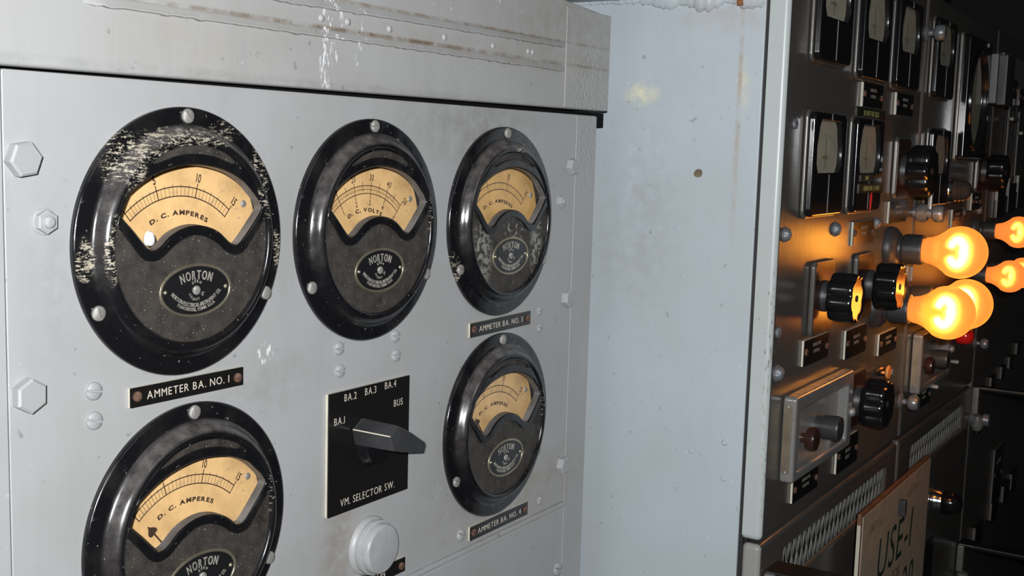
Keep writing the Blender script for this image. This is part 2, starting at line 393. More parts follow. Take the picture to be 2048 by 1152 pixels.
def tube_bm(bm, path, r, n=8):
    path = [Vector(p) for p in path]; rings = []
    for i, p in enumerate(path):
        d = (path[min(i + 1, len(path) - 1)] - path[max(i - 1, 0)]).normalized()
        a = d.orthogonal().normalized() if i == 0 else (rings_a - d * rings_a.dot(d)).normalized()
        rings_a = a; b = d.cross(a)
        rings.append([bm.verts.new(p + r * (math.cos(2 * PI * k / n) * a + math.sin(2 * PI * k / n) * b)) for k in range(n)])
    for A, B in zip(rings, rings[1:]):
        for k in range(n): bm.faces.new((A[k], A[(k + 1) % n], B[(k + 1) % n], B[k]))
    bm.faces.new(rings[0][::-1]); bm.faces.new(rings[-1])
# ---- text
_ch = {}
def glyph(ch, bold=0.0):
    k = (ch, bold)
    if k not in _ch:
        t = bpy.data.curves.new('t', 'FONT'); t.body = ch; t.size = 1.0; t.offset = bold; t.resolution_u = 3
        o = bpy.data.objects.new('t', t); me = bpy.data.meshes.new_from_object(o)
        vs = [v.co.copy() for v in me.vertices]; fs = [tuple(p.vertices) for p in me.polygons]
        bpy.data.objects.remove(o); bpy.data.curves.remove(t); bpy.data.meshes.remove(me)
        x0 = min((v.x for v in vs), default=0); x1 = max((v.x for v in vs), default=0.3)
        _ch[k] = ([v - Vector((x0, 0, 0)) for v in vs], fs, x1 - x0)
    return _ch[k]
def put_text(bm, s, h, cx, cy, z, ws=1.0, bold=0.0, gap=0.14, arc=None, align='c', th=0.0, slant=0.0):
    """letters of cap height h; arc=(ax,ay,r,ang_mid_deg,dirn[,ry]) places them round a circle/ellipse"""
    sc = h / 0.69; adv = []; x = 0
    for ch in s:
        if ch == ' ': adv.append((None, x, 0.30)); x += 0.34
        else:
            g = glyph(ch, bold); adv.append((g, x, g[2])); x += g[2] + gap
    W = (x - gap) * sc * ws
    off = {'c': -W / 2, 'l': 0, 'r': -W}[align]
    for g, gx, gw in adv:
        if g is None: continue
        vs, fs, w = g
        px = off + gx * sc * ws
        if arc:
            ax, ay, r, am, dn = arc[:5]; ry = arc[5] if len(arc) > 5 else r
            mid = px + w * sc * ws / 2
            a = math.radians(am) - dn * mid / r
            c = Vector((ax + r * math.cos(a), ay + ry * math.sin(a)))
            tx = Vector((r * math.sin(a), -ry * math.cos(a))).normalized() * dn
            ty = Vector((-tx.y, tx.x))
            new = [bm.verts.new((c.x + tx.x * (v.x - w / 2) * sc * ws + ty.x * v.y * sc, c.y + tx.y * (v.x - w / 2) * sc * ws + ty.y * v.y * sc, z)) for v in vs]
        else:
            new = [bm.verts.new((cx + px + v.x * sc * ws + slant * v.y * sc, cy + v.y * sc, z)) for v in vs]
        fl = []
        for f in fs:
            try: fl.append(bm.faces.new([new[i] for i in f]))
            except ValueError: pass
        if th > 0:
            r_ = bmesh.ops.extrude_face_region(bm, geom=fl)
            for v in [q for q in r_['geom'] if isinstance(q, bmesh.types.BMVert)]: v.co.z += th
def text_me(items):
    bm = bmesh.new()
    for it in items: put_text(bm, **it)
    me = bpy.data.meshes.new('lettering'); bm.to_mesh(me); bm.free(); return me
# ---- things
def thing(name, label, cat, loc=(0, 0, 0), rot=(0, 0, 0), group=None):
    o = bpy.data.objects.new(name, None); COL.objects.link(o); o.empty_display_size = 0.02
    o.location = loc; o.rotation_euler = rot
    o['label'] = label; o['category'] = cat
    if group: o['group'] = group
    return o
MOUNT = (PI / 2, 0, 0)      # local x,y = along / up the panel, local z = out into the room
def mounted(name, label, cat, x, z, y, group=None, spin=0.0):
    y -= 0.0004
    o = thing(name, label, cat, (x, y, z), MOUNT, group)
    if spin:
        o.rotation_euler = (Matrix.Rotation(PI / 2, 4, 'X') @ Matrix.Rotation(spin, 4, 'Z')).to_euler()
    return o
def struct(name, me, m, parent=None):
    o = new_obj(name, me, m, parent)
    if parent is None: o['kind'] = 'structure'
    return o
_me = {}
def cached(key, fn):
    if key not in _me: _me[key] = fn()
    return _me[key]
def place(o, x=0, y=0, z=0, spin=0.0, s=1.0):
    o.location = (x, y, z); o.rotation_euler = (0, 0, spin); o.scale = (s, s, s); return o

# screw head with a real slot, radius 1 unit = 1 (scaled by s)
def slotted_head():
    bm = bmesh.new()
    dome = [(1.0, 0.0), (1.0, 0.20), (0.93, 0.34), (0.75, 0.43), (0.45, 0.49), (0.0, 0.51)]
    lathe_bm(bm, dome, 28)
    for sx in (1, -1):
        g = bm.verts[:] + bm.edges[:] + bm.faces[:]
        bmesh.ops.bisect_plane(bm, geom=g, plane_co=(0.13 * sx, 0, 0), plane_no=(1, 0, 0))
    dl = [f for f in bm.faces if abs(f.calc_center_median().x) < 0.129 and f.calc_center_median().z > 0.22]
    bmesh.ops.delete(bm, geom=dl, context='FACES')
    # slot walls and floor
    for sx in (1, -1):
        es = sorted({v for v in bm.verts if abs(v.co.x - 0.13 * sx) < 1e-4 and v.co.z >= 0.17}, key=lambda v: v.co.y)
        prev = None
        for v in es:
            b = bm.verts.new((v.co.x, v.co.y, 0.16))
            if prev: bm.faces.new((prev[0], v, b, prev[1]))
            prev = (v, b)
    q = [bm.verts.new(p) for p in ((-0.13, -0.98, 0.16), (0.13, -0.98, 0.16), (0.13, 0.98, 0.16), (-0.13, 0.98, 0.16))]
    bm.faces.new(q)
    return bm_me(bm, True, 40)
def screw(parent, x, y, z, r, spin=0.0, m='screw', name='mounting_screw'):
    return place(new_obj(name, cached('screw', slotted_head), m, parent), x, y, z, spin, r)
def hexbolt_me(dome=False):
    bm = bmesh.new()
    P = [(1.0, 0.0), (1.0, 0.55), (0.86, 0.66), (0.0, 0.66)]
    lathe_bm(bm, P, 6)
    if dome: lathe_bm(bm, [(0.55, 0.6), (0.5, 0.85), (0.3, 0.98), (0, 1.02)], 16)
    if dome: lathe_bm(bm, [(1.12, 0), (1.12, 0.10), (1.05, 0.14), (0.8, 0.14)], 24)
    return bm_me(bm, True, 25)
def hexbolt(parent, x, y, z, r, spin=0.0, m='bolt', dome=False, name='bolt'):
    return place(new_obj(name, cached('hex%d' % dome, lambda: hexbolt_me(dome)), m, parent), x, y, z, spin, r)
def domebolt(parent, x, y, z, r, m='dbolt', name='bolt'):
    def mk(): return lathe([(1.15, 0), (1.15, 0.1), (1.0, 0.16), (0.96, 0.45), (0.75, 0.75), (0.4, 0.92), (0, 0.97)], 24)
    return place(new_obj(name, cached('dome', mk), m, parent), x, y, z, 0, r)

# ================================================================== LEFT SWITCHBOARD PANEL (face at Y=0)
XL, XR = 0.437, 1.188
GA = [(0.5777, -0.0733), (0.7848, -0.0741), (0.9942, -0.0746), (0.9959, -0.2838), (0.5828, -0.2858)]
panel = thing('instrument_panel', 'large grey painted steel panel carrying the five round black meters', 'control panel', (0.81, 0.0, -0.45))
def lp(me, name, m, parent=panel):     # mesh authored in world X,Z,out coordinates -> child of panel
    o = new_obj(name, me, m, parent)
    o.rotation_euler = MOUNT; o.location = Vector((0, 0, 0)) - Vector(parent.location)
    return o
holes = [ell(0.079, 0.079, x, z, 72) for x, z in GA]
lp(flat([rrect(XL, XR, -0.4020, 0.0385, 0.002)] + holes, -0.004, 0.0, 0.0008), 'front_plate', 'panel')
lp(flat([rrect(XL, XR, -0.75, -0.4095, 0.004)], -0.004, 0.0, 0.0015), 'lower_plate', 'panel')
# seam moulding between the plates, ragged paint along it
bm = bmesh.new()
random.seed(3)
N = 90; rows = []
for i in range(N + 1):
    x = XL + 0.002 + (1.142 - XL) * i / N
    j = random.uniform(-1, 1) * 0.0003
    rows.append([bm.verts.new((x, yy, hh)) for yy, hh in ((-0.4022 + j, -0.002), (-0.4026 + j, 0.0016), (-0.4050, 0.0024), (-0.4078 + j, 0.0016), (-0.4082 + j, -0.002))])
for A, B in zip(rows, rows[1:]):
    for k in range(4): bm.faces.new((A[k], B[k], B[k + 1], A[k + 1]))
lp(bm_me(bm), 'seam_moulding', 'panel')
# right flange strip and left corner frame
lp(flat([rrect(1.143, XR + 0.0006, -0.752, 0.0378, 0.001)], 0.0, 0.0010, 0.0004), 'edge_flange', 'panel')
lp(flat([rrect(0.10, XL - 0.0015, -0.75, 0.0385, 0.001)], -0.003, 0.0018, 0.001), 'corner_frame', 'panel')
lp(box(0.10, XR, -0.75, 0.036, -0.20, -0.06), 'back_casing', 'inner')
for bx, bz, r, sp, dm in ((0.4485, -0.0155, 0.0115, 0.15, False), (0.4645, -0.0545, 0.0078, 0.5, True), (0.4492, -0.1630, 0.0115, 0.5, False),
                      (1.1340, -0.0188, 0.0095, 0.2, False), (1.1335, -0.1654, 0.0105, 0.4, False), (1.1352, -0.3578, 0.0105, 0.1, False),
                      (1.1128, -0.0569, 0.0070, 0.3, True)):
    o = hexbolt(panel, bx, bz, 0.0, r, sp, 'bolt', dm); o.rotation_euler = (Matrix.Rotation(PI / 2, 4, 'X') @ Matrix.Rotation(sp, 4, 'Z')).to_euler()
    o.location = Vector((bx, 0.0 if bx < 1.143 else -0.001, bz)) - Vector(panel.location)
for bx, bz, r, sp in ((0.4995, -0.1686, 0.0062, 1.4), (0.4995, -0.1887, 0.0062, 1.3), (0.7472, -0.1723, 0.0056, 1.5), (0.7488, -0.1918, 0.0056, 1.45),
                      (0.8241, -0.1710, 0.0056, 1.4), (0.8253, -0.1889, 0.0056, 1.3), (1.0764, -0.1742, 0.0048, 1.4), (1.0775, -0.1930, 0.0048, 1.2),
                      (1.0895, -0.3883, 0.0048, 1.2), (0.9358, -0.3862, 0.0062, 1.0), (1.1343, -0.4806, 0.0080, 1.1)):
    o = screw(panel, 0, 0, 0, r, 0, 'bolt', 'screw')
    o.rotation_euler = (Matrix.Rotation(PI / 2, 4, 'X') @ Matrix.Rotation(sp, 4, 'Z')).to_euler()
    o.location = Vector((bx, 0.0, bz)) - Vector(panel.location)

# ------------------------------------------------------------------ hood above it
hood = thing('panel_hood', 'grey painted steel hood overhanging the top of the meter panel, two long ribs', 'hood', (0.75, -0.012, 0.1))
def hp(me, name, m): return lp(me, name, m, hood)
def hood_bm():
    bm = bmesh.new()
    out = [(0.08, 0.0385), (0.44, 0.0400), (1.1905, 0.0440), (1.1935, 0.047), (1.1935, 0.146), (1.1905, 0.149), (0.95, 0.166), (0.08, 0.166)]
    return flat([out], -0.045, 0.012, 0.0022, 3)
hp(hood_bm(), 'hood_plate', 'hood')
def rib(x0, x1, z0, z1):
    """a raised rolled edge with ragged paint chips on its lower side"""
    bm = bmesh.new(); rows = []; N = 120
    for i in range(N + 1):
        x = x0 + (x1 - x0) * i / N; z = z0 + (z1 - z0) * i / N
        j = random.uniform(0, 1) ** 3 * 0.0012
        e = min(1, i / 3, (N - i) / 3)
        rows.append([bm.verts.new((x, z + dz, 0.0115 + hh * e)) for dz, hh in ((0.0052, 0), (0.0040, 0.0016), (0.0012, 0.0026), (-0.0002 - j, 0.0040), (-0.0014 - j, 0.0036), (-0.0017 - j, 0.0))])
    for A, B in zip(rows, rows[1:]):
        for k in range(5): bm.faces.new((A[k], B[k], B[k + 1], A[k + 1]))
    return bm_me(bm)
hp(rib(0.485, 1.0945, 0.0835, 0.0838), 'rib', 'hood')
hp(rib(0.60, 1.0935, 0.1050, 0.1085), 'rib', 'hood')
hp(flat([rrect(1.0935, 1.1925, 0.0445, 0.15, 0.001)], 0.0115, 0.0127, 0.0006), 'end_flange', 'hood')
for dx, dz in ((0.7085, 0.0965), (0.74, 0.0967), (0.794, 0.0965), (0.8735, 0.097), (0.9533, 0.0965), (1.018, 0.0965), (1.0265, 0.0965)):
    o = new_obj('rivet', cached('rivet', lambda: lathe([(1.0, 0), (0.9, 0.3), (0.55, 0.52), (0, 0.6)], 16)), 'hood', hood)
    o.rotation_euler = MOUNT; o.location = Vector((dx, -0.0118, dz)) - Vector(hood.location); o.scale = (0.0032,) * 3
gs = new_obj('rubber_gasket', box(0.10, 1.2150, 0.0045, 0.030, 0.0265, 0.0420), 'black_gap', hood)
gs.location = -Vector(hood.location)

# ================================================================== ROUND METERS
# local: u right, v up, h out
W = [(-0.0660, 0.0225), (-0.0640, 0.0290), (-0.0595, 0.0350), (-0.0450, 0.0445), (-0.0260, 0.0520), (0.0, 0.0556), (0.0260, 0.0520), (0.0450, 0.0440), (0.0565, 0.0345), (0.0620, 0.0285), (0.0645, 0.0225),
     (0.0560, 0.0120), (0.0440, -0.0005), (0.0385, -0.0034), (0.0320, -0.0012), (0.0220, 0.0065), (0.0110, 0.0108), (0.0, 0.0122), (-0.0110, 0.0108), (-0.0220, 0.0065), (-0.0320, -0.0012), (-0.0385, -0.0034), (-0.0440, -0.0005), (-0.0560, 0.0120)]
window = smooth_path(W, 5)
def offs(L, d):
    n = len(L); out = []
    for i in range(n):
        a, b = Vector(L[i - 1]), Vector(L[(i + 1) % n]); t = (b - a).normalized()
        out.append((L[i][0] - t.y * d, L[i][1] + t.x * d))
    return out
# window runs clockwise -> +d moves outward
def frame_me():
    R = 0.0700
    low = [(0.0672, 0.0145), (0.0560, 0.0020), (0.0470, -0.0078), (0.0385, -0.0105), (0.0300, -0.0080), (0.0200, -0.0010), (0.0100, 0.0040), (0.0, 0.0056),
           (-0.0100, 0.0040), (-0.0200, -0.0010), (-0.0300, -0.0080), (-0.0385, -0.0105), (-0.0470, -0.0078), (-0.0560, 0.0020), (-0.0672, 0.0145)]
    a0 = math.atan2(0.0145, 0.0672)
    top = ell(R, R, 0, 0, 60, a0, PI - a0)
    outer = top + smooth_path(low[::-1], 5, False)[1:-1]
    cres = ell(0.0688, 0.0688, 0, 0, 24, math.radians(59), math.radians(121))
    cres = smooth_path([(-0.0385, 0.0572), (-0.030, 0.0628), (-0.015, 0.0672), (0.0, 0.0686), (0.015, 0.0672), (0.030, 0.0628), (0.0385, 0.0572), (0.034, 0.0560), (0.0180, 0.0609), (0.0, 0.0628), (-0.0180, 0.0609), (-0.034, 0.0560)], 4)
    return flat([outer, window, cres], 0.0112, 0.0138, 0.0010, 2)
def lip_me():
    """slanting inner wall of the window from the face down to the dial"""
    bm = bmesh.new()
    a = offs(window, -0.0004); b = offs(window, -0.0016)
    n = len(a)
    A = [bm.verts.new((x, y, 0.0128)) for x, y in a]
    B = [bm.verts.new((x, y, 0.0060)) for x, y in [(p[0] * .5 + q[0] * .5, p[1] * .5 + q[1] * .5) for p, q in zip(a, b)]]
    Cc = [bm.verts.new((x, y, 0.0046)) for x, y in offs(window, 0.0012)]
    for i in range(n):
        j = (i + 1) % n
        bm.faces.new((A[i], A[j], B[j], B[i])); bm.faces.new((B[i], B[j], Cc[j], Cc[i]))
    return bm_me(bm, True, 60)
def case_me():
    prof = [(0.0950, 0.0), (0.0952, 0.0022), (0.0946, 0.0036), (0.0930, 0.0045), (0.0850, 0.0047), (0.0828, 0.0052), (0.0808, 0.0068), (0.0792, 0.0096), (0.0778, 0.0122), (0.0758, 0.0142),
            (0.0735, 0.0150), (0.0715, 0.0146), (0.0703, 0.0132), (0.0700, 0.0108), (0.0700, 0.009), (0.0780, 0.0), (0.0780, -0.012)]
    return lathe(prof, 120, 50)
def face_me():
    return flat([ell(0.0701, 0.0701, 0, 0, 90), offs(window, 0.0012)], 0.0090, 0.0118, 0.0)
MIDV = -0.0335
def pol(a, r): return (r * math.sin(math.radians(a)), MIDV + r * math.cos(math.radians(a)))
def mark(bm, a, r0, r1, w, z=-0.00385):
    t = math.radians(a); d = Vector((math.sin(t), math.cos(t))); s = Vector((d.y, -d.x)) * w / 2; o = Vector((0, MIDV))
    q = [o + d * r0 - s, o + d * r0 + s, o + d * r1 + s, o + d * r1 - s]
    bm.faces.new([bm.verts.new((p.x, p.y, z)) for p in q])
def arcband(bm, a0, a1, r, w, z=-0.00385, n=60):
    prev = None
    for i in range(n + 1):
        a = a0 + (a1 - a0) * i / n
        p, q = pol(a, r - w / 2), pol(a, r + w / 2)
        cur = (bm.verts.new((*p, z)), bm.verts.new((*q, z)))
        if prev: bm.faces.new((prev[0], cur[0], cur[1], prev[1]))
        prev = cur
def interp(tab, x):
    for (x0, y0), (x1, y1) in zip(tab, tab[1:]):
        if x <= x1: return y0 + (y1 - y0) * (x - x0) / (x1 - x0)
    return tab[-1][1]
def slab_text(bm, s, h, r, am, z):   # heavy slab lettering
    put_text(bm, s, h, 0, 0, z, ws=1.5, bold=0.05, gap=0.12, arc=(0, MIDV, r, am, 1))
def amps_me():
    bm = bmesh.new(); tab = [(0, -41), (5, -16.5), (10, 13), (15, 41)]
    arcband(bm, -41, 41, 0.0727, 0.0008); arcband(bm, -41, 41, 0.0660, 0.0008)
    for i in range(31):
        a = interp(tab, i / 2)
        if i % 10 == 0: mark(bm, a, 0.0656, 0.0765, 0.0008)
        elif i % 2 == 0: mark(bm, a, 0.0660, 0.0745, 0.00035)
        else: mark(bm, a, 0.0660, 0.0727, 0.00028)
    for v, s in ((5, '5'), (10, '10'), (15, '15')):
        put_text(bm, s, 0.0060, 0, 0, -0.00385, ws=0.66, bold=0.022, arc=(0, MIDV, 0.0775, 90 - interp(tab, v), 1))
    slab_text(bm, 'D. C. AMPERES', 0.0031, 0.0528, 90, -0.00385)
    me = bpy.data.meshes.new('m'); bm.to_mesh(me); bm.free(); return me
def volts_me():
    bm = bmesh.new(); tab = [(0, -48), (10, -30.5), (20, -12.5), (30, 5.5), (40, 23.8), (50, 42)]
    arcband(bm, -48, 42, 0.0718, 0.0007); arcband(bm, -48, 42, 0.0650, 0.0007); arcband(bm, -48, 42, 0.0684, 0.00035)
    for i in range(51):
        a = interp(tab, i)
        if i % 10 == 0: mark(bm, a, 0.0600, 0.0755, 0.0007)
        elif i % 5 == 0: mark(bm, a, 0.0672, 0.0755, 0.0006)
        else: mark(bm, a, 0.0684, 0.0718, 0.00028)
    for i in range(0, 51, 2): mark(bm, interp(tab, i), 0.0650, 0.0684, 0.00025)
    for v in (10, 20, 30, 40, 50):
        put_text(bm, str(v), 0.0054, 0, 0, -0.00385, ws=0.66, bold=0.018, arc=(0, MIDV, 0.0762, 90 - interp(tab, v) - (2 if v == 50 else 0), 1))
        put_text(bm, str(v // 10), 0.0046, 0, 0, -0.00385, ws=0.7, bold=0.02, arc=(0, MIDV, 0.0548, 90 - interp(tab, v), 1))
    slab_text(bm, 'D. C. VOLTS', 0.0031, 0.0495, 91, -0.00385)
    me = bpy.data.meshes.new('m'); bm.to_mesh(me); bm.free(); return me
def needle_me():
    """spade pointer"""
    sp = smooth_path([(0, 0.0585), (-0.0012, 0.0560), (-0.0036, 0.0530), (-0.0036, 0.0506), (-0.0014, 0.0500), (-0.0005, 0.0490), (-0.0004, 0.030), (-0.0004, 0.020), (0.0004, 0.020), (0.0004, 0.030), (0.0005, 0.0490), (0.0014, 0.0500), (0.0036, 0.0506), (0.0036, 0.0530), (0.0012, 0.0560)], 3)
    return flat([sp], -0.0020, -0.0012)
BC = (0.0004, -0.0335)
def badge_rim_me():
    return flat([ell(0.0335, 0.0192, *BC, 72), ell(0.0312, 0.0170, *BC, 72)], 0.0116, 0.0133, 0.0006, 2)
def badge_me(): return flat([ell(0.0320, 0.0178, *BC, 64)], 0.0114, 0.0124)
def badge_text_me():
    bm = bmesh.new(); z = 0.01265; th = 0.0003
    x, y = BC
    put_text(bm, 'NORTON', 0.0064, 0, 0, z, ws=0.62, bold=0.012, gap=0.18, arc=(x, y - 0.030, 0.0378, 90, 1), th=th)
    put_text(bm, 'ZERO', 0.0019, 0, 0, z, ws=0.9, gap=0.35, arc=(x, y, 0.0056, 88, 1), th=th)
    put_text(bm, 'ADJUST', 0.0019, 0, 0, z, ws=0.9, gap=0.42, arc=(x, y, 0.0074, 245, -1), th=th)
    put_text(bm, 'ER', 0.0019, 0, 0, z, ws=0.9, gap=0.35, arc=(x, y, 0.0074, 335, -1), th=th)
    put_text(bm, 'NORTON-ELECTRICAL-INSTRUMENT CO.', 0.0028, 0, 0, z, ws=0.62, bold=0.01, gap=0.14, arc=(x, y + 0.020, 0.0318, 270, -1), th=th)
    put_text(bm, 'MANCHESTER, CONN. U.S.A.', 0.0024, 0, 0, z, ws=0.72, bold=0.01, gap=0.16, arc=(x, y + 0.020, 0.0348, 270, -1), th=th)
    me = bpy.data.meshes.new('m'); bm.to_mesh(me); bm.free(); return me
def pane(loop, h):
    bm = bmesh.new(); vs = [bm.verts.new((x, y, h)) for x, y in loop]; f = bm.faces.new(vs)
    bmesh.ops.triangulate(bm, faces=[f]); me = bpy.data.meshes.new('m'); bm.to_mesh(me); bm.free(); return me
def glass_me(): return pane(offs(window, -0.0002), 0.0052)
def meter(label, k, volts, cs, fc, dl, needle_angle, sp, group=None, lip='lip'):
    x, z = GA[k]
    t = mounted('round_meter', label, 'meter', x, z, -0.0, 'round black meters on the grey panel')
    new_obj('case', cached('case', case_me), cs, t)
    new_obj('face_plate', cached('face', face_me), fc, t)
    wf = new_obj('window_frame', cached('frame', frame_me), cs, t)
    new_obj('inner_lip', cached('lip', lip_me), lip, wf)
    d = new_obj('dial', cached('dial', lambda: flat([ell(0.0755, 0.0755, 0, 0, 72)], -0.0060, -0.0040)), dl, t)
    new_obj('scale_markings', cached('volts' if volts else 'amps', volts_me if volts else amps_me), 'ink', d)
    screw(d, 0.0620, 0.0255, -0.0040, 0.0027, 0.1 + sp[0]); screw(d, -0.0640, 0.0255, -0.0040, 0.0027, 0.4)
    if needle_angle is not None:
        place(new_obj('needle', cached('needle', needle_me), 'ink', t), 0, MIDV, 0, math.radians(needle_angle))
    new_obj('window_glass', cached('glass', glass_me), 'glass', t)
    b = new_obj('badge', cached('badge', badge_me), 'enamel', t)
    new_obj('badge_rim', cached('brim', badge_rim_me), 'brass', b)
    new_obj('badge_lettering', cached('btxt', badge_text_me), 'silver_text', b)
    for s in (-1, 1):
        place(new_obj('rivet', cached('brivet', lambda: lathe([(1, 0), (0.8, 0.45), (0.4, 0.7), (0, 0.75)], 14)), 'brass', b), BC[0] + s * 0.0280, BC[1] + 0.0006, 0.0123, 0, 0.0018)
    screw(b, BC[0], BC[1], 0.0123, 0.0034, 1.5 + sp[0], 'screw', 'zero_adjuster')
    for (sx, sy), a in zip(((0.0, 0.0888), (-0.0772, -0.0428), (0.0772, -0.0428)), sp[1:]):
        screw(t, sx, sy, 0.0046, 0.0052, a)
    return t
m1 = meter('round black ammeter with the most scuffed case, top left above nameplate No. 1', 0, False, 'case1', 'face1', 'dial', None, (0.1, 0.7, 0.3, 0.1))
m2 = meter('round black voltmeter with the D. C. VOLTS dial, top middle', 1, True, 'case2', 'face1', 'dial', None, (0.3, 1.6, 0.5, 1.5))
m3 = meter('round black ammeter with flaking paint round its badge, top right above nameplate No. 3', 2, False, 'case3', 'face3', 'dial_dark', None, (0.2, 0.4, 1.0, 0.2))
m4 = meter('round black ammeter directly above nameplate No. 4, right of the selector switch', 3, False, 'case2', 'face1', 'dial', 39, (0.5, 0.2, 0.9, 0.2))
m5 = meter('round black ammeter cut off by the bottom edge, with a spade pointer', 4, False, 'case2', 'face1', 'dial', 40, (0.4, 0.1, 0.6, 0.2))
# white paint drip in the first meter's window
bm = bmesh.new()
lathe_bm(bm, [(0, -0.001), (0.0030, 0.0), (0.0042, 0.002), (0.0036, 0.0045), (0.0018, 0.006), (0, 0.0064)], 16)
for v in bm.verts:
    if v.co.y > 0: v.co.y *= 1.6
dr = new_obj('paint_drip', bm_me(bm), 'white_blob', m1); dr.location = (-0.0370, 0.0035, 0.005)
bm = bmesh.new()
lathe_bm(bm, [(0, 0), (0.0034, 0.0002), (0.0030, 0.0012), (0, 0.0016)], 14)
for v in bm.verts: v.co.y += 0.35 * v.co.x if v.co.y > 0 else 0

# ------------------------------------------------------------------ nameplates
def nameplate(label, x0, x1, z0, z1, y, text, m='engrave', screws=2, thick=0.0024, tilt=0.0, lines=None, sm='rscrew', edge='edge', group=None, ts=None, gap=0.14, ws=0.8):
    cx, cz = (x0 + x1) / 2, (z0 + z1) / 2; w, h = x1 - x0, z1 - z0
    t = mounted('nameplate', label, 'nameplate', cx, cz, y, group, tilt)
    new_obj('backing', flat([rrect(-w / 2, w / 2, -h / 2, h / 2, 0.0006, 2)], 0, thick * 0.72), edge, t)
    new_obj('plate_face', flat([rrect(-w / 2 + 0.0003, w / 2 - 0.0001, -h / 2 + 0.0001, h / 2 - 0.0001, 0.0006, 2)], thick * 0.7, thick), 'plate', t)
    if lines or text:
        L = lines or [(text, 0.0, ts or h * 0.40)]
        new_obj('lettering', text_me([dict(s=s, h=hh, cx=(q[0] if q else 0), cy=yy - hh / 2, z=thick, ws=ws, gap=gap, th=0.00012) for s, yy, hh, *q in L]), m, t)
    if screws:
        for s in (-1, 1):
            screw(t, s * (w / 2 - 0.006) if w > 0.06 else s * (w / 2 - 0.005), (-s * h * 0.04), thick, min(0.0042, h * 0.27), 1.4 + s * 0.3, sm)
    return t
nameplate('black engraved nameplate AMMETER BA. NO. 1 under the scuffed ammeter', 0.5275, 0.6340, -0.1852, -0.1712, 0.0, 'AMMETER BA. NO. 1', tilt=-0.0, ts=0.0056, ws=0.95, gap=0.18)
nameplate('black engraved nameplate AMMETER BA. NO. 3 between the two right meters', 0.9405, 1.0535, -0.1862, -0.1718, 0.0, 'AMMETER BA. NO. 3', ts=0.0056, ws=0.98, gap=0.18, tilt=0.012)
nameplate('black engraved nameplate AMMETER BA. NO. 4 just above the panel seam', 0.9490, 1.0600, -0.3960, -0.3815, 0.0, 'AMMETER BA. NO. 4', ts=0.0056, ws=0.98, gap=0.18)
nameplate('black engraved nameplate ending in ON below the round lamp cap', 0.7300, 0.8418, -0.3945, -0.3808, 0.0, None, lines=[('BUS ON', 0.0, 0.0064, 0.012)])
# ------------------------------------------------------------------ selector switch
sw = mounted('selector_switch', 'black square voltmeter selector switch plate with a long bar knob, centre of the panel', 'switch', 0.7870, -0.2622, 0.0)
new_obj('backing', flat([rrect(-0.0558, 0.0552, -0.0535, 0.0532, 0.0006, 2)], 0, 0.0022), 'edge', sw)
new_obj('switch_plate', flat([rrect(-0.0553, 0.0552, -0.0535, 0.0532, 0.0006, 2)], 0.0022, 0.0032), 'plate', sw)
T = []
for s, tx, ty in (('BA.1', -0.0396, 0.0252), ('BA.2', -0.0256, 0.0440), ('BA.3', 0.0014, 0.0448), ('BA.4', 0.0293, 0.0458), ('BUS', 0.0411, 0.0276)):
    T.append(dict(s=s, h=0.0063, cx=tx - 0.002, cy=ty, z=0.0032, ws=0.80, gap=0.17, bold=-0.004, th=0.0001))
T.append(dict(s='VM. SELECTOR SW.', h=0.0065, cx=-0.002, cy=-0.0475, z=0.0032, ws=0.82, gap=0.17, bold=-0.004, th=0.0001))
for q in T: new_obj('lettering', text_me([q]), 'engrave', sw)
new_obj('shaft_collar', lathe([(0.019, 0.003), (0.019, 0.005), (0.0165, 0.009), (0.0150, 0.013), (0.0, 0.013)], 40), 'bakelite', sw)
# bar knob: pointed ends, tall, tapering
def bar_knob():
    bm = bmesh.new()
    # outline at base / top (long axis local x, point at -x)
    base = [(-0.0275, 0.0), (-0.0190, 0.0118), (0.0, 0.0098), (0.0260, 0.0045), (0.0260, -0.0045), (0.0, -0.0098), (-0.0190, -0.0118)]
    rows = []
    for (h, s, sx, dx) in ((0.004, 0.96, 1.0, 0), (0.006, 1.0, 1.0, 0), (0.043, 0.94, 0.99, 0), (0.0450, 0.90, 0.97, 0), (0.0456, 0.80, 0.94, 0)):
        rows.append([bm.verts.new((x * sx + dx, y * s, h)) for x, y in base])
    for A, B in zip(rows, rows[1:]):
        for i in range(7): bm.faces.new((A[i], A[(i + 1) % 7], B[(i + 1) % 7], B[i]))
    bm.faces.new(rows[-1]); bm.faces.new(rows[0][::-1])
    bmesh.ops.bevel(bm, geom=[e for e in bm.edges if abs(e.verts[0].co.z - e.verts[1].co.z) > 0.002], offset=0.0012, segments=2, affect='EDGES')
    return bm_me(bm, True, 30)
kb = place(new_obj('knob', bar_knob(), 'bakelite_dull', sw), -0.0002, 0.0082, 0.0, -0.37)
pl_ = new_obj('pointer_line', box(-0.0278, -0.0262, -0.0005, 0.0005, 0.005, 0.0446), 'engrave', kb)
ss = new_obj('set_screw', cached('screw', slotted_head), 'inner', kb); ss.location = (0.0, -0.0095, 0.016); ss.rotation_euler = (PI / 2, 0, 0); ss.scale = (0.0028,) * 3
# ------------------------------------------------------------------ lamp cap
lc = mounted('indicator_lamp_cap', 'round grey painted lamp cap near the bottom of the panel below the selector', 'indicator lamp', 0.7900, -0.3560, 0.0)
new_obj('bezel', lathe([(0.0268, 0), (0.0268, 0.002), (0.0255, 0.004), (0.0243, 0.0045), (0.0243, 0.0062), (0.0250, 0.0072), (0.0246, 0.0105), (0.0232, 0.0115), (0.022, 0.0112)], 56), 'bolt', lc)
new_obj('cap', lathe([(0.0228, 0.010), (0.0226, 0.0145), (0.0218, 0.0172), (0.0200, 0.0184), (0.0, 0.0186)], 56), 'bolt', lc)

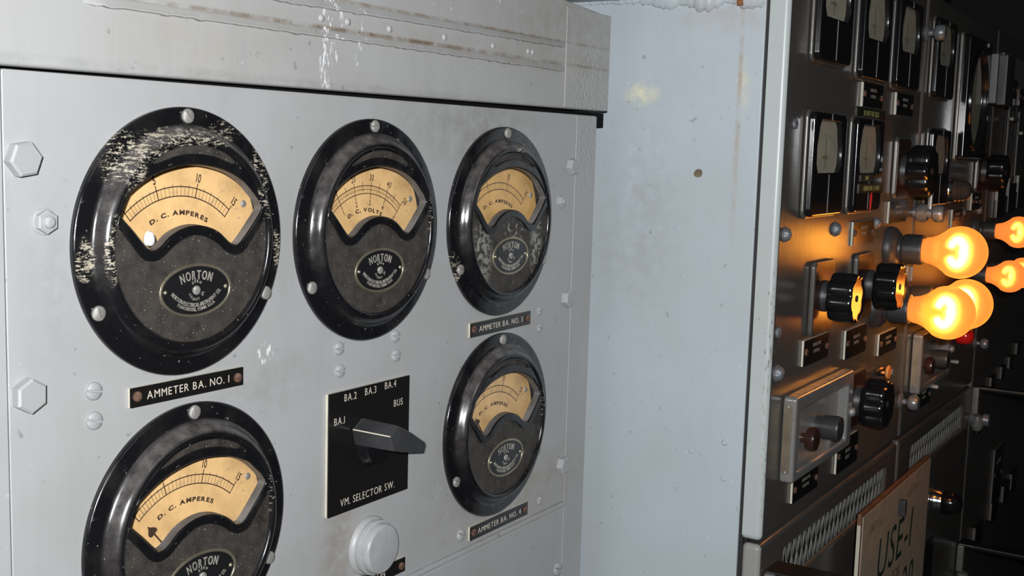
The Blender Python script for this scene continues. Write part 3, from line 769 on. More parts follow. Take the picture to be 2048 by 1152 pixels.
# ================================================================== RIGHT SWITCHBOARD (front face at Y=-0.206)
YF = -0.206
XS = 1.23
cab = thing('switchboard_cabinet', 'tall grey switchboard cabinet with pale blue side panel, nearest of the row', 'cabinet', (XS + 0.3, -0.1, -1.2))
def cp(me, name, m, parent, mount=False):
    o = new_obj(name, me, m, parent)
    if mount: o.rotation_euler = MOUNT; o.location = Vector((0, YF, 0)) - Vector(parent.location)
    else: o.location = -Vector(parent.location)
    return o
sp_ = cp(box(XS, XS + 0.004, -0.1800, 0.30, -1.2, 0.1720, bev=0.0012), 'side_panel', 'side', cab)
cp(box(XS + 0.0035, XS + 0.010, -0.1845, -0.05, -1.2, 0.255), 'side_return', 'inner', cab)
# hole patch and dents on the side panel
def on_side(me, name, m, y, z, s=1.0):
    o = new_obj(name, me, m, sp_); o.rotation_euler = (PI / 2, 0, -PI / 2); o.location = (XS, y, z); o.scale = (s, s, s); return o
on_side(flat([smooth_path([(-0.005, -0.002), (-0.004, 0.0022), (0.0, 0.0045), (0.004, 0.0035), (0.0052, -0.001), (0.003, -0.0042), (-0.002, -0.0045)], 4)], 0, 0.0003), 'bare_spot', mat('bare_primer_spot', (0.22, 0.17, 0.11), 0.7, 0, 0.4, 500, var=0.5), -0.1103, -0.0223)
def dent(): return lathe([(1.0, 0), (0.8, 0.25), (0.6, 0.3), (0.45, 0.1), (0, 0.05)], 16)
for y, z, s in ((-0.099, -0.3411, 0.0022), (-0.117, -0.3420, 0.0026), (-0.131, -0.3425, 0.0026), (-0.1592, -0.3674, 0.0030), (-0.1585, -0.325, 0.0042)):
    on_side(cached('dent', dent), 'plugged_hole', 'side', y, z, s)
# weld bead along the top of the side panel
bm = bmesh.new()
random.seed(5)
NW = 90; rows = []
for i in range(NW + 1):
    y = -0.178 + 0.29 * i / NW
    big = 1.0 / (1 + math.exp((y + 0.05) * 70))
    r = 0.003 + 0.013 * big * (0.7 + 0.3 * math.sin(i * 0.37)) + random.uniform(-1, 1) * 0.0018
    rows.append([bm.verts.new((XS - (r * 0.45) * math.sin(a) - random.uniform(0, 1) * 0.0010 * math.sin(a), y + random.uniform(-1, 1) * 0.0008, 0.1715 - r * math.cos(a) + random.uniform(-1, 1) * 0.0006)) for a in [PI * k / 10 for k in range(7)]])
for A, B in zip(rows, rows[1:]):
    for k in range(6): bm.faces.new((A[k], B[k], B[k + 1], A[k + 1]))
wb = new_obj('weld_bead', bm_me(bm, True, 80), 'side', sp_)
rs = new_obj('rust_spot', box(XS - 0.008, XS + 0.001, -0.156, -0.149, 0.1600, 0.1700, bev=0.0015), 'rust', sp_)
# overhead beam the cabinet is welded to
struct('trim_1', box(1.165, 1.2395, -0.178, 0.30, 0.172, 0.205), 'weld')

def pale_return(me, xm):
    me.materials.append(None)
    for f in me.polygons:
        if f.normal.x < -0.35 and f.center.x < xm: f.material_index = 1
def door_panel(parent, x0, x1, z0, z1, name, rad=0.007, left='door'):
    """pan-shaped door: rounded front edges, flange returned toward the wall"""
    bm = bmesh.new()
    box_bm(bm, x0, x1, YF, YF + 0.0225, z0, z1)
    fe = [e for e in bm.edges if all(abs(v.co.y - YF) < 1e-5 for v in e.verts)]
    ve = [e for e in bm.edges if abs(e.verts[0].co.y - e.verts[1].co.y) > 0.01]
    bmesh.ops.bevel(bm, geom=fe + ve, offset=rad, segments=5, affect='EDGES', profile=0.5)
    me = bm_me(bm, True, 30); me.materials.append(None); pale_return(me, x0 + 0.02)
    o = cp(me, name, left, parent)
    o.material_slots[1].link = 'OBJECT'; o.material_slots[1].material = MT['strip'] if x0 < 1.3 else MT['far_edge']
    return o
class Sec: pass
SECX = [(1.2330, 1.8330), (1.8415, 2.3960), (2.4045, 3.25)]
cab2 = thing('switchboard_cabinet', 'grey switchboard cabinet second in the row, behind the amber bulbs', 'cabinet', (2.12, -0.1, -1.2))
cab3 = thing('switchboard_cabinet', 'unlit dark switchboard cabinet farthest along the row at the right edge', 'cabinet', (2.8, -0.1, -1.2))
cabs = [cab, cab2, cab3]
for i, (c_, (x0, x1)) in enumerate(zip(cabs, SECX)):
    ud = door_panel(c_, x0, x1, -0.4335, 0.2500, 'upper_door')
    # lower door with grille opening
    gx0, gx1 = x0 + 0.085, x1 - 0.062
    if i < 2:
        lo = flat([rrect(x0, x1, -1.2, -0.4375, 0.007, 5), rrect(gx0, gx1, -0.512, -0.466, 0.003, 3)], -0.0225, 0.0, 0.006, 3)
    else:
        lo = flat([rrect(x0, x1, -1.2, -0.4175, 0.007, 5)], -0.0225, 0.0, 0.006, 3)
    lo.materials.append(None); pale_return(lo, x0 + 0.02)
    ld = cp(lo, 'lower_door', 'door', c_, True)
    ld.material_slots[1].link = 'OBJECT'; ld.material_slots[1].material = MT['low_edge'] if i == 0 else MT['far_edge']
    if i < 2:
        # expanded-metal grille: slanting strands
        bm = bmesh.new(); pitch = 0.0190; n = int((gx1 - gx0) / pitch) + 4; z0, z1 = -0.514, -0.464
        def strand(xa, za, xb, zb, w=0.0026, t=0.0022):
            d = Vector((xb - xa, zb - za)).normalized(); s = Vector((-d.y, d.x)) * w / 2
            v = []
            for hh in (-t / 2, t / 2):
                for p in ((xa - s.x, za - s.y), (xb - s.x, zb - s.y), (xb + s.x, zb + s.y), (xa + s.x, za + s.y)): v.append(bm.verts.new((p[0], p[1], hh - 0.006)))
            for f in ((0, 1, 2, 3), (7, 6, 5, 4), (0, 4, 5, 1), (1, 5, 6, 2), (2, 6, 7, 3), (3, 7, 4, 0)): bm.faces.new([v[q] for q in f])
        rowsn = 2; dz = (z1 - z0) / rowsn
        for rI in range(rowsn):
            for k in range(n):
                xa = gx0 + (k - 1) * pitch + (pitch / 2 if rI % 2 else 0); za = z0 + rI * dz
                for xb in (xa + pitch / 2, xa - pitch / 2):
                    if gx0 - 0.004 < min(xa, xb) and max(xa, xb) < gx1 + 0.004: strand(xa, za, xb, za + dz)
        g = new_obj('ventilation_grille', bm_me(bm, False), 'bracket', ld)
        bk = new_obj('dark_backing', box(gx0 - 0.005, gx1 + 0.005, -0.52, -0.458, -0.0215, -0.018), 'inner', ld)
    cp(box(x0 + 0.012, x1 + 0.004, YF + 0.021, 0.30, -1.2, 0.250), 'carcass', 'inner', c_)
def onfront(parent, o, x, z, h=0.0, spin=0.0):
    o.rotation_euler = (Matrix.Rotation(PI / 2, 4, 'X') @ Matrix.Rotation(spin, 4, 'Z')).to_euler()
    o.location = Vector((x, YF - h, z)) - Vector(parent.location); return o
for x, z, r, c_ in ((1.256, -0.087, 0.0075, cab), (1.439, -0.089, 0.0082, cab), (1.625, -0.088, 0.0072, cab), (1.255, -0.243, 0.0088, cab), (2.018, -0.089, 0.0080, cab2), (2.0245, -0.0985, 0.0, cab2), (2.1795, -0.090, 0.0075, cab2), (2.3272, -0.0908, 0.0075, cab2)):
    if r: onfront(c_, domebolt(c_, 0, 0, 0, r), x, z)
onfront(cab, screw(cab, 0, 0, 0, 0.0065, 0, 'dbolt', 'bolt'), 1.251, -0.196, 0, 0.4)
onfront(cab, screw(cab, 0, 0, 0, 0.0060, 0, 'dbolt', 'bolt'), 1.268, 0.035, 0, 1.2)
onfront(cab, screw(cab, 0, 0, 0, 0.0050, 0, 'dbolt', 'bolt'), 1.770, -0.318, 0, 1.2)
def thumb_me():
    return lathe([(0.0120, 0), (0.0125, 0.002), (0.0095, 0.0040), (0.0050, 0.005), (0.0045, 0.010), (0.0070, 0.012), (0.0105, 0.014), (0.0120, 0.018), (0.0115, 0.024), (0.0090, 0.028), (0.0, 0.029)], 28)
for x, z, c_, s in ((1.835, 0.188, cab, 1.0), (1.829, -0.372, cab, 1.0), (2.392, -0.352, cab2, 0.9)):
    o = new_obj('clamp_screw', cached('thumb', thumb_me), 'dbolt', c_); onfront(c_, o, x, z); o.scale = (s, s, s)

# ------------------------------------------------------------------ square panel meters
def square_meter(label, x0, z0, top=None, w=0.121, h=0.119, mark=None, cover=True):
    t = mounted('panel_meter', label, 'meter', x0 + w / 2, z0 + h / 2, YF, 'black square meters on the right switchboards')
    dw, dt, db = 0.0465, h / 2 - 0.009, -h / 2 + 0.050
    op = [(-dw + 0.006, db), (dw - 0.006, db), (dw, db + 0.010), (dw + 0.001, db + 0.030), (dw - 0.006, dt - 0.007), (dw - 0.012, dt), (-dw + 0.012, dt), (-dw + 0.006, dt - 0.007), (-dw - 0.001, db + 0.030), (-dw, db + 0.010)]
    new_obj('bezel', flat([rrect(-w / 2 - 0.003, w / 2 + 0.003, -h / 2 - 0.003, h / 2 + 0.003, 0.010, 6)], 0, 0.0045, 0.0018, 3), 'door', t)
    new_obj('case', flat([rrect(-w / 2, w / 2, -h / 2, h / 2, 0.009, 6), op], 0.004, 0.0120, 0.0022, 3), 'bakelite', t)
    d = new_obj('dial', flat([rrect(-dw - 0.003, dw + 0.003, db - 0.002, dt + 0.002, 0.002)], 0.0044, 0.0056), 'cream_dial', t)
    bm = bmesh.new()
    for i in range(21):
        a = math.radians(-42 + 84 * i / 20); r0, r1 = 0.050, 0.0535 if i % 5 else 0.056
        dv = Vector((math.sin(a), math.cos(a))); s = Vector((dv.y, -dv.x)) * 0.0002; o = Vector((0, -0.018))
        bm.faces.new([bm.verts.new((*p, 0.0058)) for p in (o + dv * r0 - s, o + dv * r0 + s, o + dv * r1 + s, o + dv * r1 - s)])
    put_text(bm, 'VOLTS' if (mark or 0) == 0 else 'AMPERES', 0.0042, 0, 0.006, 0.0058, ws=0.9)
    me = bpy.data.meshes.new('m'); bm.to_mesh(me); bm.free()
    new_obj('scale_markings', me, 'ink', d)
    new_obj('glass', pane(op, 0.0092), 'glass', t)
    bm = bmesh.new(); tube_bm(bm, [(0.0, db - 0.002, 0.0122), (0.0, -h / 2 + 0.003, 0.0122)], 0.00035, 6); tube_bm(bm, [(0.0, h / 2 - 0.001, 0.0118), (0.0, dt + 0.001, 0.0122)], 0.0006, 6)
    new_obj('seam_line', bm_me(bm), 'screw', t)
    new_obj('needle', box(-0.0003 - 0.0, 0.0003, -0.005, 0.030, 0.0062, 0.0066), 'ink', t)
    return t
square_meter('black square meter cut off by the top edge, leftmost on the right switchboard', 1.302, 0.108, mark=1)
square_meter('black square meter cut off by the top edge, second on the right switchboard', 1.474, 0.100)
square_meter('black square meter in the top row, third, left of the door seam', 1.640, 0.098)
square_meter('black square meter in the top row beyond the door seam, beside the recorder', 1.868, 0.096)
square_meter('black square meter in the second row nearest the cabinet edge', 1.302, -0.0685, mark=1)
m6 = square_meter('black square meter with label tapes and a red mark across its front', 1.472, -0.0690)
square_meter('black square meter in the second row beyond the large fluted knob', 1.878, -0.0715, mark=1)
def tape(x0, x1, z0, z1, txt, h, label, out):
    t = mounted('label_tape', label, 'label', (x0 + x1) / 2, (z0 + z1) / 2, YF - out)
    w, hh = (x1 - x0) / 2, (z1 - z0) / 2
    new_obj('tape', flat([rrect(-w, w, -hh, hh, 0.0008, 2)], 0, 0.0008), 'green_label', t)
    new_obj('lettering', text_me([dict(s=txt, h=h, cx=0, cy=-h / 2, z=0.0009, ws=0.75, th=0.0001)]), 'yellow_text', t)
tape(1.4915, 1.545, -0.0300, -0.0215, 'FWD', 0.0052, 'short olive label tape reading FWD just under the meter window', 0.0122)
tape(1.4850, 1.600, -0.0450, -0.0325, 'GENERATOR  #  LOAD', 0.0060, 'long olive label tape with yellow letters across the marked meter', 0.0122)
tape(1.4980, 1.632, 0.0515, 0.0640, 'DO NOT USE CELLS', 0.0068, 'olive label tape with yellow letters below the upper nameplate', 0.0)
rm = new_obj('red_mark', flat([smooth_path([(-0.004, -0.010), (-0.005, 0.004), (-0.001, 0.0115), (0.004, 0.008), (0.004, -0.003), (0.0, -0.0115)], 4)], 0.0122, 0.0124), 'red_mark', m6)
rm.location = (0.014, -0.046, 0)

# ------------------------------------------------------------------ nameplates on the right switchboards
def rp(label, x0, z0, w=0.0925, h=0.0310, lines=None):
    L = lines or [('GENERATOR', 0.007, 0.0042), ('CONTROL', -0.001, 0.0042)]
    return nameplate(label, x0, x0 + w, z0, z0 + h, YF, None, 'engrave_dim', lines=L, thick=0.0036, group='black nameplates on the right switchboards')
rp('black nameplate above the label tape, below the second top meter', 1.5115, 0.0650)
rp('black nameplate below the third top-row meter', 1.6765, 0.0610)
rp('black nameplate lit orange, below the meter with label tapes', 1.5080, -0.1135)
rp('black nameplate below the upper fluted knob', 1.6780, -0.0910)
rp('black nameplate nearest the cabinet edge, above the jack box', 1.3360, -0.2470)
rp('black nameplate partly behind the large left fluted knob', 1.5060, -0.2620, h=0.038)
rp('black nameplate under the nearest left bulb socket', 1.6720, -0.2800)
rp('tall black nameplate with several text lines, right of the jack box', 1.4985, -0.4140, h=0.042, lines=[('OFF', 0.012, 0.005), ('CIRCUIT', 0.003, 0.005), ('SELECT', -0.006, 0.005)])
rp('black nameplate below the jack box, lowest on the near door', 1.3255, -0.4110, h=0.029)
rp('black nameplate below the far jack box', 1.9250, -0.4035)
rp('small black nameplate right of the clear lens lamp', 2.2450, -0.0890, w=0.080)
rp('small black nameplate under the clear lens lamp', 2.0915, -0.1145, w=0.082)

# ------------------------------------------------------------------ rotary switches: escutcheon + fluted knob
def fluted_me():
    bm = bmesh.new(); n = 96; rows = []
    def rr(a, R, d): 
        c = (math.cos(8 * a) + 1) / 2
        return R * (1 - d * (1 - c ** 0.55))
    for (R, h, d) in ((0.60, 0.0, 0.0), (0.72, 0.02, 0.02), (0.93, 0.06, 0.09), (0.99, 0.16, 0.12), (1.0, 0.30, 0.13), (0.99, 0.80, 0.13), (0.96, 0.93, 0.13), (0.90, 0.98, 0.12), (0.84, 0.96, 0.10), (0.80, 0.94, 0.08), (0.30, 0.93, 0.0)):
        rows.append([bm.verts.new((rr(2 * PI * i / n, R, d) * math.cos(2 * PI * i / n), rr(2 * PI * i / n, R, d) * math.sin(2 * PI * i / n), h)) for i in range(n)])
    for A, B in zip(rows, rows[1:]):
        for i in range(n): bm.faces.new((A[i], A[(i + 1) % n], B[(i + 1) % n], B[i]))
    bm.faces.new(rows[0][::-1]); bm.faces.new(rows[-1])
    return bm_me(bm, True, 40)
def rotary(label, x, z, R, h0, esc, spin=0.2, name='rotary_switch'):
    t = mounted(name, label, 'rotary switch', x, z, YF, 'rotary switches with fluted black knobs')
    x0, x1, z0, z1 = esc
    new_obj('escutcheon', flat([rrect(x0 - x, x1 - x, z0 - z, z1 - z, 0.008, 5)], 0, 0.0060, 0.0018, 3), 'door', t)
    new_obj('escutcheon_face', flat([rrect(x0 - x + 0.003, x1 - x - 0.003, z0 - z + 0.003, z1 - z - 0.003, 0.006, 5)], 0.0052, 0.0066), 'brown_bakelite', t)
    new_obj('shaft', lathe([(R * 0.62, 0.006), (R * 0.62, h0 * 0.6), (R * 0.56, h0 * 0.8), (R * 0.56, h0 + 0.004)], 32), 'bakelite_dull', t)
    k = place(new_obj('knob', cached('fluted', fluted_me), 'bakelite', t), 0, 0, h0, spin)
    k.scale = (R, R, 0.033)
    sc = new_obj('centre_screw', cached('screw', slotted_head), 'inner', k); sc.location = (0, 0, 0.93); sc.scale = (0.13, 0.13, 0.07)
    return t
rotary('rotary switch with large fluted black knob left of the bulbs, nearest the camera', 1.391, -0.1670, 0.0310, 0.015, (1.3505, 1.430, -0.2130, -0.1235))
rotary('rotary switch with fluted black knob whose face glows orange beside the bulbs', 1.5845, -0.1690, 0.0325, 0.017, (1.5265, 1.606, -0.2150, -0.1250), 0.35)
rotary('rotary switch with fluted black knob above the bulbs', 1.7290, -0.0165, 0.0370, 0.015, (1.6890, 1.764, -0.0560, 0.0310), 0.0)
rotary('rotary switch with fluted black knob below the bulbs, beside the jack box', 1.5640, -0.3250, 0.0340, 0.016, (1.5285, 1.602, -0.3620, -0.2840), 0.1)
rotary('small dark fluted rotary switch far right, beyond the recorder', 2.3120, -0.0190, 0.0330, 0.015, (2.2600, 2.345, -0.0560, 0.0190), 0.3)

# ------------------------------------------------------------------ bulbs
def bulb(label, x, z, s, m, fm, dim=False):
    so = mounted('lamp_socket', 'black socket of the ' + label.split(',')[0].split(' half')[0].split(' cut')[0]+ (', ' + label.split(', ')[1] if ', ' in label else ' ' + label[label.find('bulb')+5:]), 'lamp socket', x, z, YF)
    new_obj('base', lathe([(0.0300 * s, 0), (0.0305 * s, 0.004 * s), (0.0285 * s, 0.010 * s), (0.0235 * s, 0.0150 * s), (0.0190 * s, 0.0170 * s), (0.0182 * s, 0.021 * s)], 48), 'bakelite_dull', so)
    new_obj('shell', lathe([(0.0182 * s, 0.020 * s), (0.0205 * s, 0.022 * s), (0.0212 * s, 0.025 * s), (0.0212 * s, 0.046 * s), (0.0200 * s, 0.0490 * s), (0.0165 * s, 0.0490 * s), (0.0160 * s, 0.030 * s)], 48), 'bakelite_dull', so)
    b = mounted('light_bulb', label, 'light bulb', x, z, YF, 'lit amber light bulbs on the switchboards')
    R = 0.0363 * s; hc = 0.098 * s
    prof = [(0.0, 0.046 * s), (0.0145 * s, 0.046 * s), (0.0160 * s, 0.0500 * s), (0.0178 * s, 0.0525 * s), (0.0190 * s, 0.0600 * s), (0.0222 * s, 0.0680 * s), (0.0275 * s, 0.0762 * s)]
    a0 = math.atan2(0.0762 * s - hc, 0.0275 * s)
    for i in range(1, 17):
        a = math.radians(-34) + (PI / 2 + math.radians(34)) * i / 16
        prof.append((R * math.cos(a), hc + R * math.sin(a)))
    prof[-1] = (0.0, hc + R)
    new_obj('glass_envelope', lathe(prof, 64, 60), m, b)
    # coiled filament in a C shape across the bulb
    bm = bmesh.new(); pts = []
    for i in range(13):
        a = math.radians(-150 + 300 * i / 12)
        pts.append((0.0110 * s * math.cos(a), 0.0145 * s * math.sin(a), 0.094 * s + 0.0060 * s * math.cos(a)))
    tube_bm(bm, pts, 0.0034 * s, 8)
    new_obj('filament', bm_me(bm), fm, b)
    return b
bulb('lit amber bulb, uppermost of the near three', 1.698, -0.1263, 1.0, 'bulb', 'filament')
bulb('lit amber bulb, lower left and nearest of the near three', 1.644, -0.2048, 1.0, 'bulb', 'filament')
bulb('lit amber bulb half hidden behind the lowest near bulb', 1.7664, -0.2052, 1.0, 'bulb', 'filament')
bulb('smaller lit amber bulb, upper one at the right edge', 2.300, -0.1268, 0.79, 'bulb_dim', 'filament_dim')
bulb('smaller lit amber bulb, lower left of the far three', 2.242, -0.2034, 0.79, 'bulb_dim', 'filament_dim')
bulb('smaller lit amber bulb cut by the right edge, behind the lower far bulb', 2.383, -0.2075, 0.79, 'bulb_dim', 'filament_dim')

# ------------------------------------------------------------------ jack boxes
def jack_box(label, x0, x1, z0, z1, sc=1.0):
    cx, cz = (x0 + x1) / 2, (z0 + z1) / 2; w, h = (x1 - x0) / 2, (z1 - z0) / 2
    t = mounted('jack_box', label, 'jack box', cx, cz, YF, 'painted boxes with two plug knobs')
    new_obj('housing', flat([rrect(-w, w, -h, h, 0.005, 4), rrect(-w + 0.016, w - 0.022, -h + 0.012, h - 0.018, 0.003, 3)], 0.0, 0.0165, 0.0035, 4), 'box', t)
    new_obj('recess_floor', flat([rrect(-w + 0.010, w - 0.015, -h + 0.008, h - 0.010, 0.002)], 0.0, 0.0030), 'box', t)
    sd = new_obj('brass_label', flat([rrect(0.0022, 0.0120, -h + 0.012, h - 0.010, 0.001)], 0, 0.0006), 'brass', t)
    sd.rotation_euler = (0, -PI / 2, 0); sd.location = (-w - 0.0001, 0, 0)
    bm = bmesh.new()
    for i in range(22):
        yy = -h + 0.017 + i * (2 * h - 0.032) / 21
        put_text(bm, random.choice('HNEIMLT'), 0.0028, 0.0048, yy, 0.0007, ws=0.5); put_text(bm, random.choice('HNEIMLT'), 0.0028, 0.0090, yy, 0.0007, ws=0.5)
    me = bpy.data.meshes.new('m'); bm.to_mesh(me); bm.free()
    new_obj('label_lettering', me, 'rust', sd)
    for yy in (-h + 0.013, h - 0.012):
        s_ = new_obj('label_pin', cached('brivet', None), 'screw', sd); s_.location = (0.007, yy, 0.0006); s_.scale = (0.0022,) * 3
    k1 = new_obj('plug_cap', lathe([(0.0135, 0.003), (0.0135, 0.012), (0.0150, 0.014), (0.0155, 0.030), (0.0145, 0.033), (0.0, 0.0335)], 40), 'bakelite_dull', t); k1.location = (0.008, -0.006, 0)
    k2 = new_obj('plug_cap', lathe([(0.006, 0.003), (0.006, 0.010), (0.0140, 0.012), (0.0145, 0.018), (0.0135, 0.0215), (0.0, 0.022)], 40), 'brown_bakelite', t); k2.location = (-0.048, -0.010, 0)
    domebolt(t, -w + 0.024, -h + 0.040, 0.003, 0.0065, 'box', 'bolt'); domebolt(t, w - 0.006, -h + 0.046, 0.0165, 0.0062, 'box', 'bolt')
    return t
jack_box('grey painted jack box with brass side label, lower left of the near door', 1.2800, 1.5080, -0.3745, -0.2730)
jack_box('grey painted jack box beyond the door seam, under the bulbs', 1.8790, 2.1000, -0.3690, -0.2720)

# ------------------------------------------------------------------ recorder, side box, lamps, latch
r_ = mounted('chart_recorder', 'large black rectangular instrument with a round dial standing out from the second cabinet', 'recorder', 2.160, 0.107, YF)
new_obj('case', flat([rrect(-0.090, 0.092, -0.104, 0.102, 0.006, 4), ell(0.070, 0.086, 0.002, -0.004, 64)], 0.0, 0.018, 0.003, 3), 'bakelite', r_)
new_obj('mounting_frame', flat([rrect(-0.095, 0.096, -0.109, 0.106, 0.006, 4)], 0.0, 0.006, 0.002, 3), 'door', r_)
new_obj('dial', flat([ell(0.072, 0.088, 0.002, -0.004, 64)], 0.0065, 0.008), 'cream_dial', r_)
new_obj('dial_rim', flat([ell(0.0725, 0.0885, 0.002, -0.004, 64), ell(0.0680, 0.0840, 0.002, -0.004, 64)], 0.016, 0.0205, 0.001, 2), 'bakelite', r_)
new_obj('glass', pane(ell(0.069, 0.085, 0.002, -0.004, 48), 0.014), 'glass', r_)
screw(r_, 0.083, -0.030, 0.018, 0.004, 0.3); screw(r_, 0.050, 0.095, 0.018, 0.004, 0.3)
gb = mounted('junction_box', 'pale grey rectangular box right of the large black recorder', 'box', 2.315, 0.150, YF)
new_obj('body', box(-0.035, 0.045, -0.045, 0.044, 0.0, 0.024, bev=0.002), 'greybox', gb)
new_obj('cover', box(-0.033, 0.043, -0.048, 0.042, 0.024, 0.040, bev=0.002), 'bakelite_dull', gb)
cl = mounted('clear_lens_lamp', 'clear ribbed glass indicator lens, unlit, on the second cabinet', 'indicator lamp', 2.070, -0.0500, YF)
new_obj('bezel', lathe([(0.0215, 0), (0.0215, 0.003), (0.0195, 0.006), (0.0185, 0.009)], 40), 'chrome', cl)
new_obj('lens', lathe([(0.0185, 0.006), (0.0195, 0.010), (0.0170, 0.013), (0.0190, 0.016), (0.0162, 0.019), (0.0180, 0.022), (0.0150, 0.025), (0.0158, 0.028), (0.0110, 0.033), (0.0, 0.036)], 40), mat('grey_ribbed_lens', (0.10, 0.08, 0.07), 0.08, 0.4, 0, spec=0.9), cl)
rd = mounted('red_lamp', 'small red indicator lamp under the bulbs', 'indicator lamp', 2.165, -0.3080, YF)
new_obj('bezel', lathe([(0.014, 0), (0.014, 0.004), (0.012, 0.012)], 32), 'chrome', rd)
new_obj('lens', lathe([(0.0125, 0.010), (0.0150, 0.014), (0.0155, 0.026), (0.0130, 0.034), (0.008, 0.038), (0, 0.039)], 32), 'red', rd)
wn = mounted('wing_latch', 'dark metal latch with two round nuts on a stem, above the top bulb', 'latch', 1.830, -0.080, YF)
bm = bmesh.new(); lathe_bm(bm, [(0.0075, 0.0), (0.0075, 0.030), (0.0, 0.030)], 20)
new_obj('stem', bm_me(bm), 'dbolt', wn)
for dy in (-0.001,):
    new_obj('nut', lathe([(0.012, 0.006), (0.014, 0.009), (0.014, 0.018), (0.011, 0.021)], 24), 'dbolt', wn)
    new_obj('nut', lathe([(0.008, 0.028), (0.0125, 0.031), (0.0135, 0.040), (0.0105, 0.045), (0, 0.046)], 24), 'dbolt', wn)
o = new_obj('cross_pin', box(-0.004, 0.004, -0.004, 0.034, 0.020, 0.027, bev=0.002), 'dbolt', wn)
ck = mounted('chrome_lamp', 'shiny chrome and black round lamp at the edge of the hanging sign', 'indicator lamp', 2.110, -0.598, YF)
new_obj('bezel', lathe([(0.021, 0), (0.022, 0.006), (0.019, 0.012), (0.018, 0.020)], 40), 'chrome', ck)
new_obj('cap', lathe([(0.0185, 0.018), (0.0200, 0.022), (0.0195, 0.034), (0.0160, 0.044), (0.009, 0.050), (0, 0.052)], 40), 'bakelite', ck)
for i_, (x, z, s) in enumerate(((2.1338, -0.3511, 1.0), (1.985, -0.372, 0.9))):
    pn = mounted('toggle_pin', 'short metal toggle below the red lamp' if i_ == 0 else 'small metal toggle in front of the far jack box', 'toggle', x, z, YF)
    new_obj('stem', lathe([(0.0030, 0), (0.0028, 0.012), (0.0040, 0.016), (0.0036, 0.022), (0, 0.024)], 16), 'screw', pn)
    new_obj('base_nut', lathe([(0.006, 0), (0.006, 0.003), (0.003, 0.004)], 6), 'screw', pn)
sc_ = mounted('link_switch', 'small knife switch of bright metal near the top bulb socket', 'switch', 1.790, -0.1680, YF)
for dx in (-0.018, 0.012): 
    place(new_obj('post', box(-0.0035, 0.0035, -0.014, 0.014, 0, 0.012, bev=0.001), 'dbolt', sc_), dx, 0, 0)
new_obj('base', box(-0.03, 0.026, -0.022, 0.022, 0, 0.003, bev=0.0008), 'brown_bakelite', sc_)
tg = mounted('hanging_tag', 'crumpled foil and orange tag above the lowest fluted knob', 'tag', 1.672, -0.3010, YF)
bm = bmesh.new(); bmesh.ops.create_icosphere(bm, subdivisions=2, radius=1.0)
random.seed(8)
for v in bm.verts: v.co = Vector((v.co.x * 0.016, v.co.y * 0.006, v.co.z * 0.008 + 0.008)) * random.uniform(0.75, 1.15)
new_obj('foil', bm_me(bm, False), 'chrome', tg)
new_obj('disc', lathe([(0.0, 0.016), (0.009, 0.016), (0.010, 0.018), (0.009, 0.020), (0.0, 0.020)], 24), mat('orange_disc', (0.7, 0.30, 0.08), 0.5), tg)

# ------------------------------------------------------------------ hanging sign
sg = mounted('hanging_sign', 'buff card sign with handwritten USE-1 hanging on the lower doors', 'sign', 1.90, -0.531, YF - 0.024)
SX0, SX1 = -0.345, 0.058
SX0 = 1.565 - 1.90; SX1 = 1.955 - 1.90
new_obj('board', flat([rrect(SX0 - 0.006, SX1 + 0.002, -0.33, 0.051, 0.002)], -0.006, 0.0, 0.001), 'wood', sg)
new_obj('card', flat([rrect(SX0, SX1, -0.33, 0.046, 0.001)], 0.0, 0.0014), 'cardboard', sg)
new_obj('left_edge', box(SX0 - 0.0075, SX0 - 0.0062, -0.33, 0.036, -0.005, 0.0, bev=0.0003), 'edge', sg)
new_obj('hook_peg', box(-0.145, -0.135, 0.000, 0.024, 0.001, 0.012, bev=0.002), 'bakelite_dull', sg)
new_obj('top_writing', text_me([dict(s='UNIT 3 LL -', h=0.012, cx=SX0 + 0.075, cy=0.012, z=0.0016, ws=0.9, slant=0.2), dict(s='Left Control', h=0.012, cx=SX1 - 0.105, cy=0.016, z=0.0016, ws=0.8, slant=0.2)]), 'pencil', sg)
new_obj('large_writing', text_me([dict(s='USE-1', h=0.062, cx=SX0 + 0.185, cy=-0.072, z=0.0016, ws=0.95, bold=0.0, slant=0.12), dict(s='20', h=0.050, cx=SX0 + 0.28, cy=-0.150, z=0.0016, ws=0.9, bold=0.005, slant=0.1), dict(s='x FOR', h=0.018, cx=SX0 + 0.19, cy=-0.102, z=0.0016, ws=0.9, bold=0.0, slant=0.1)]), 'marker', sg)

# ------------------------------------------------------------------ guard rails standing out toward the room
def rail(label, x, z, L, w=0.042, th=0.016, bs=1.0):
    t = thing('guard_rail', label, 'rail', (x, YF, z), (0, 0, 0), 'black rails standing out from the lower doors')
    new_obj('rail_bar', box(0, w, -L, 0.0, -th, 0, bev=0.003), 'rail', t)
    new_obj('bracket', box(-0.006, 0.010 * bs, -0.014, -0.001, -0.062 * bs, -0.002, bev=0.003), 'bracket', t)
    new_obj('knuckle', lathe([(0, -0.10 * bs), (0.008, -0.098 * bs), (0.013, -0.085 * bs), (0.011, -0.066 * bs), (0.0, -0.060 * bs)], 20), 'bracket', t).location = (0.004, -0.013, 0)
    return t
rail('black flat rail at the bottom, nearest the camera, below the cabinet corner', 1.2500, -0.4700, 0.62)
rail('thin black rail on the second door seam, right side above the dark doors', 2.405, -0.4390, 0.60, 0.018, 0.010, 0.9)
rail('thin dark rail low at the right edge', 2.372, -0.7500, 0.60, 0.040, 0.010, 0.9)
kc = mounted('door_clamp', 'small dark clamp on the lower door seam', 'clamp', 2.412, -0.505, YF)
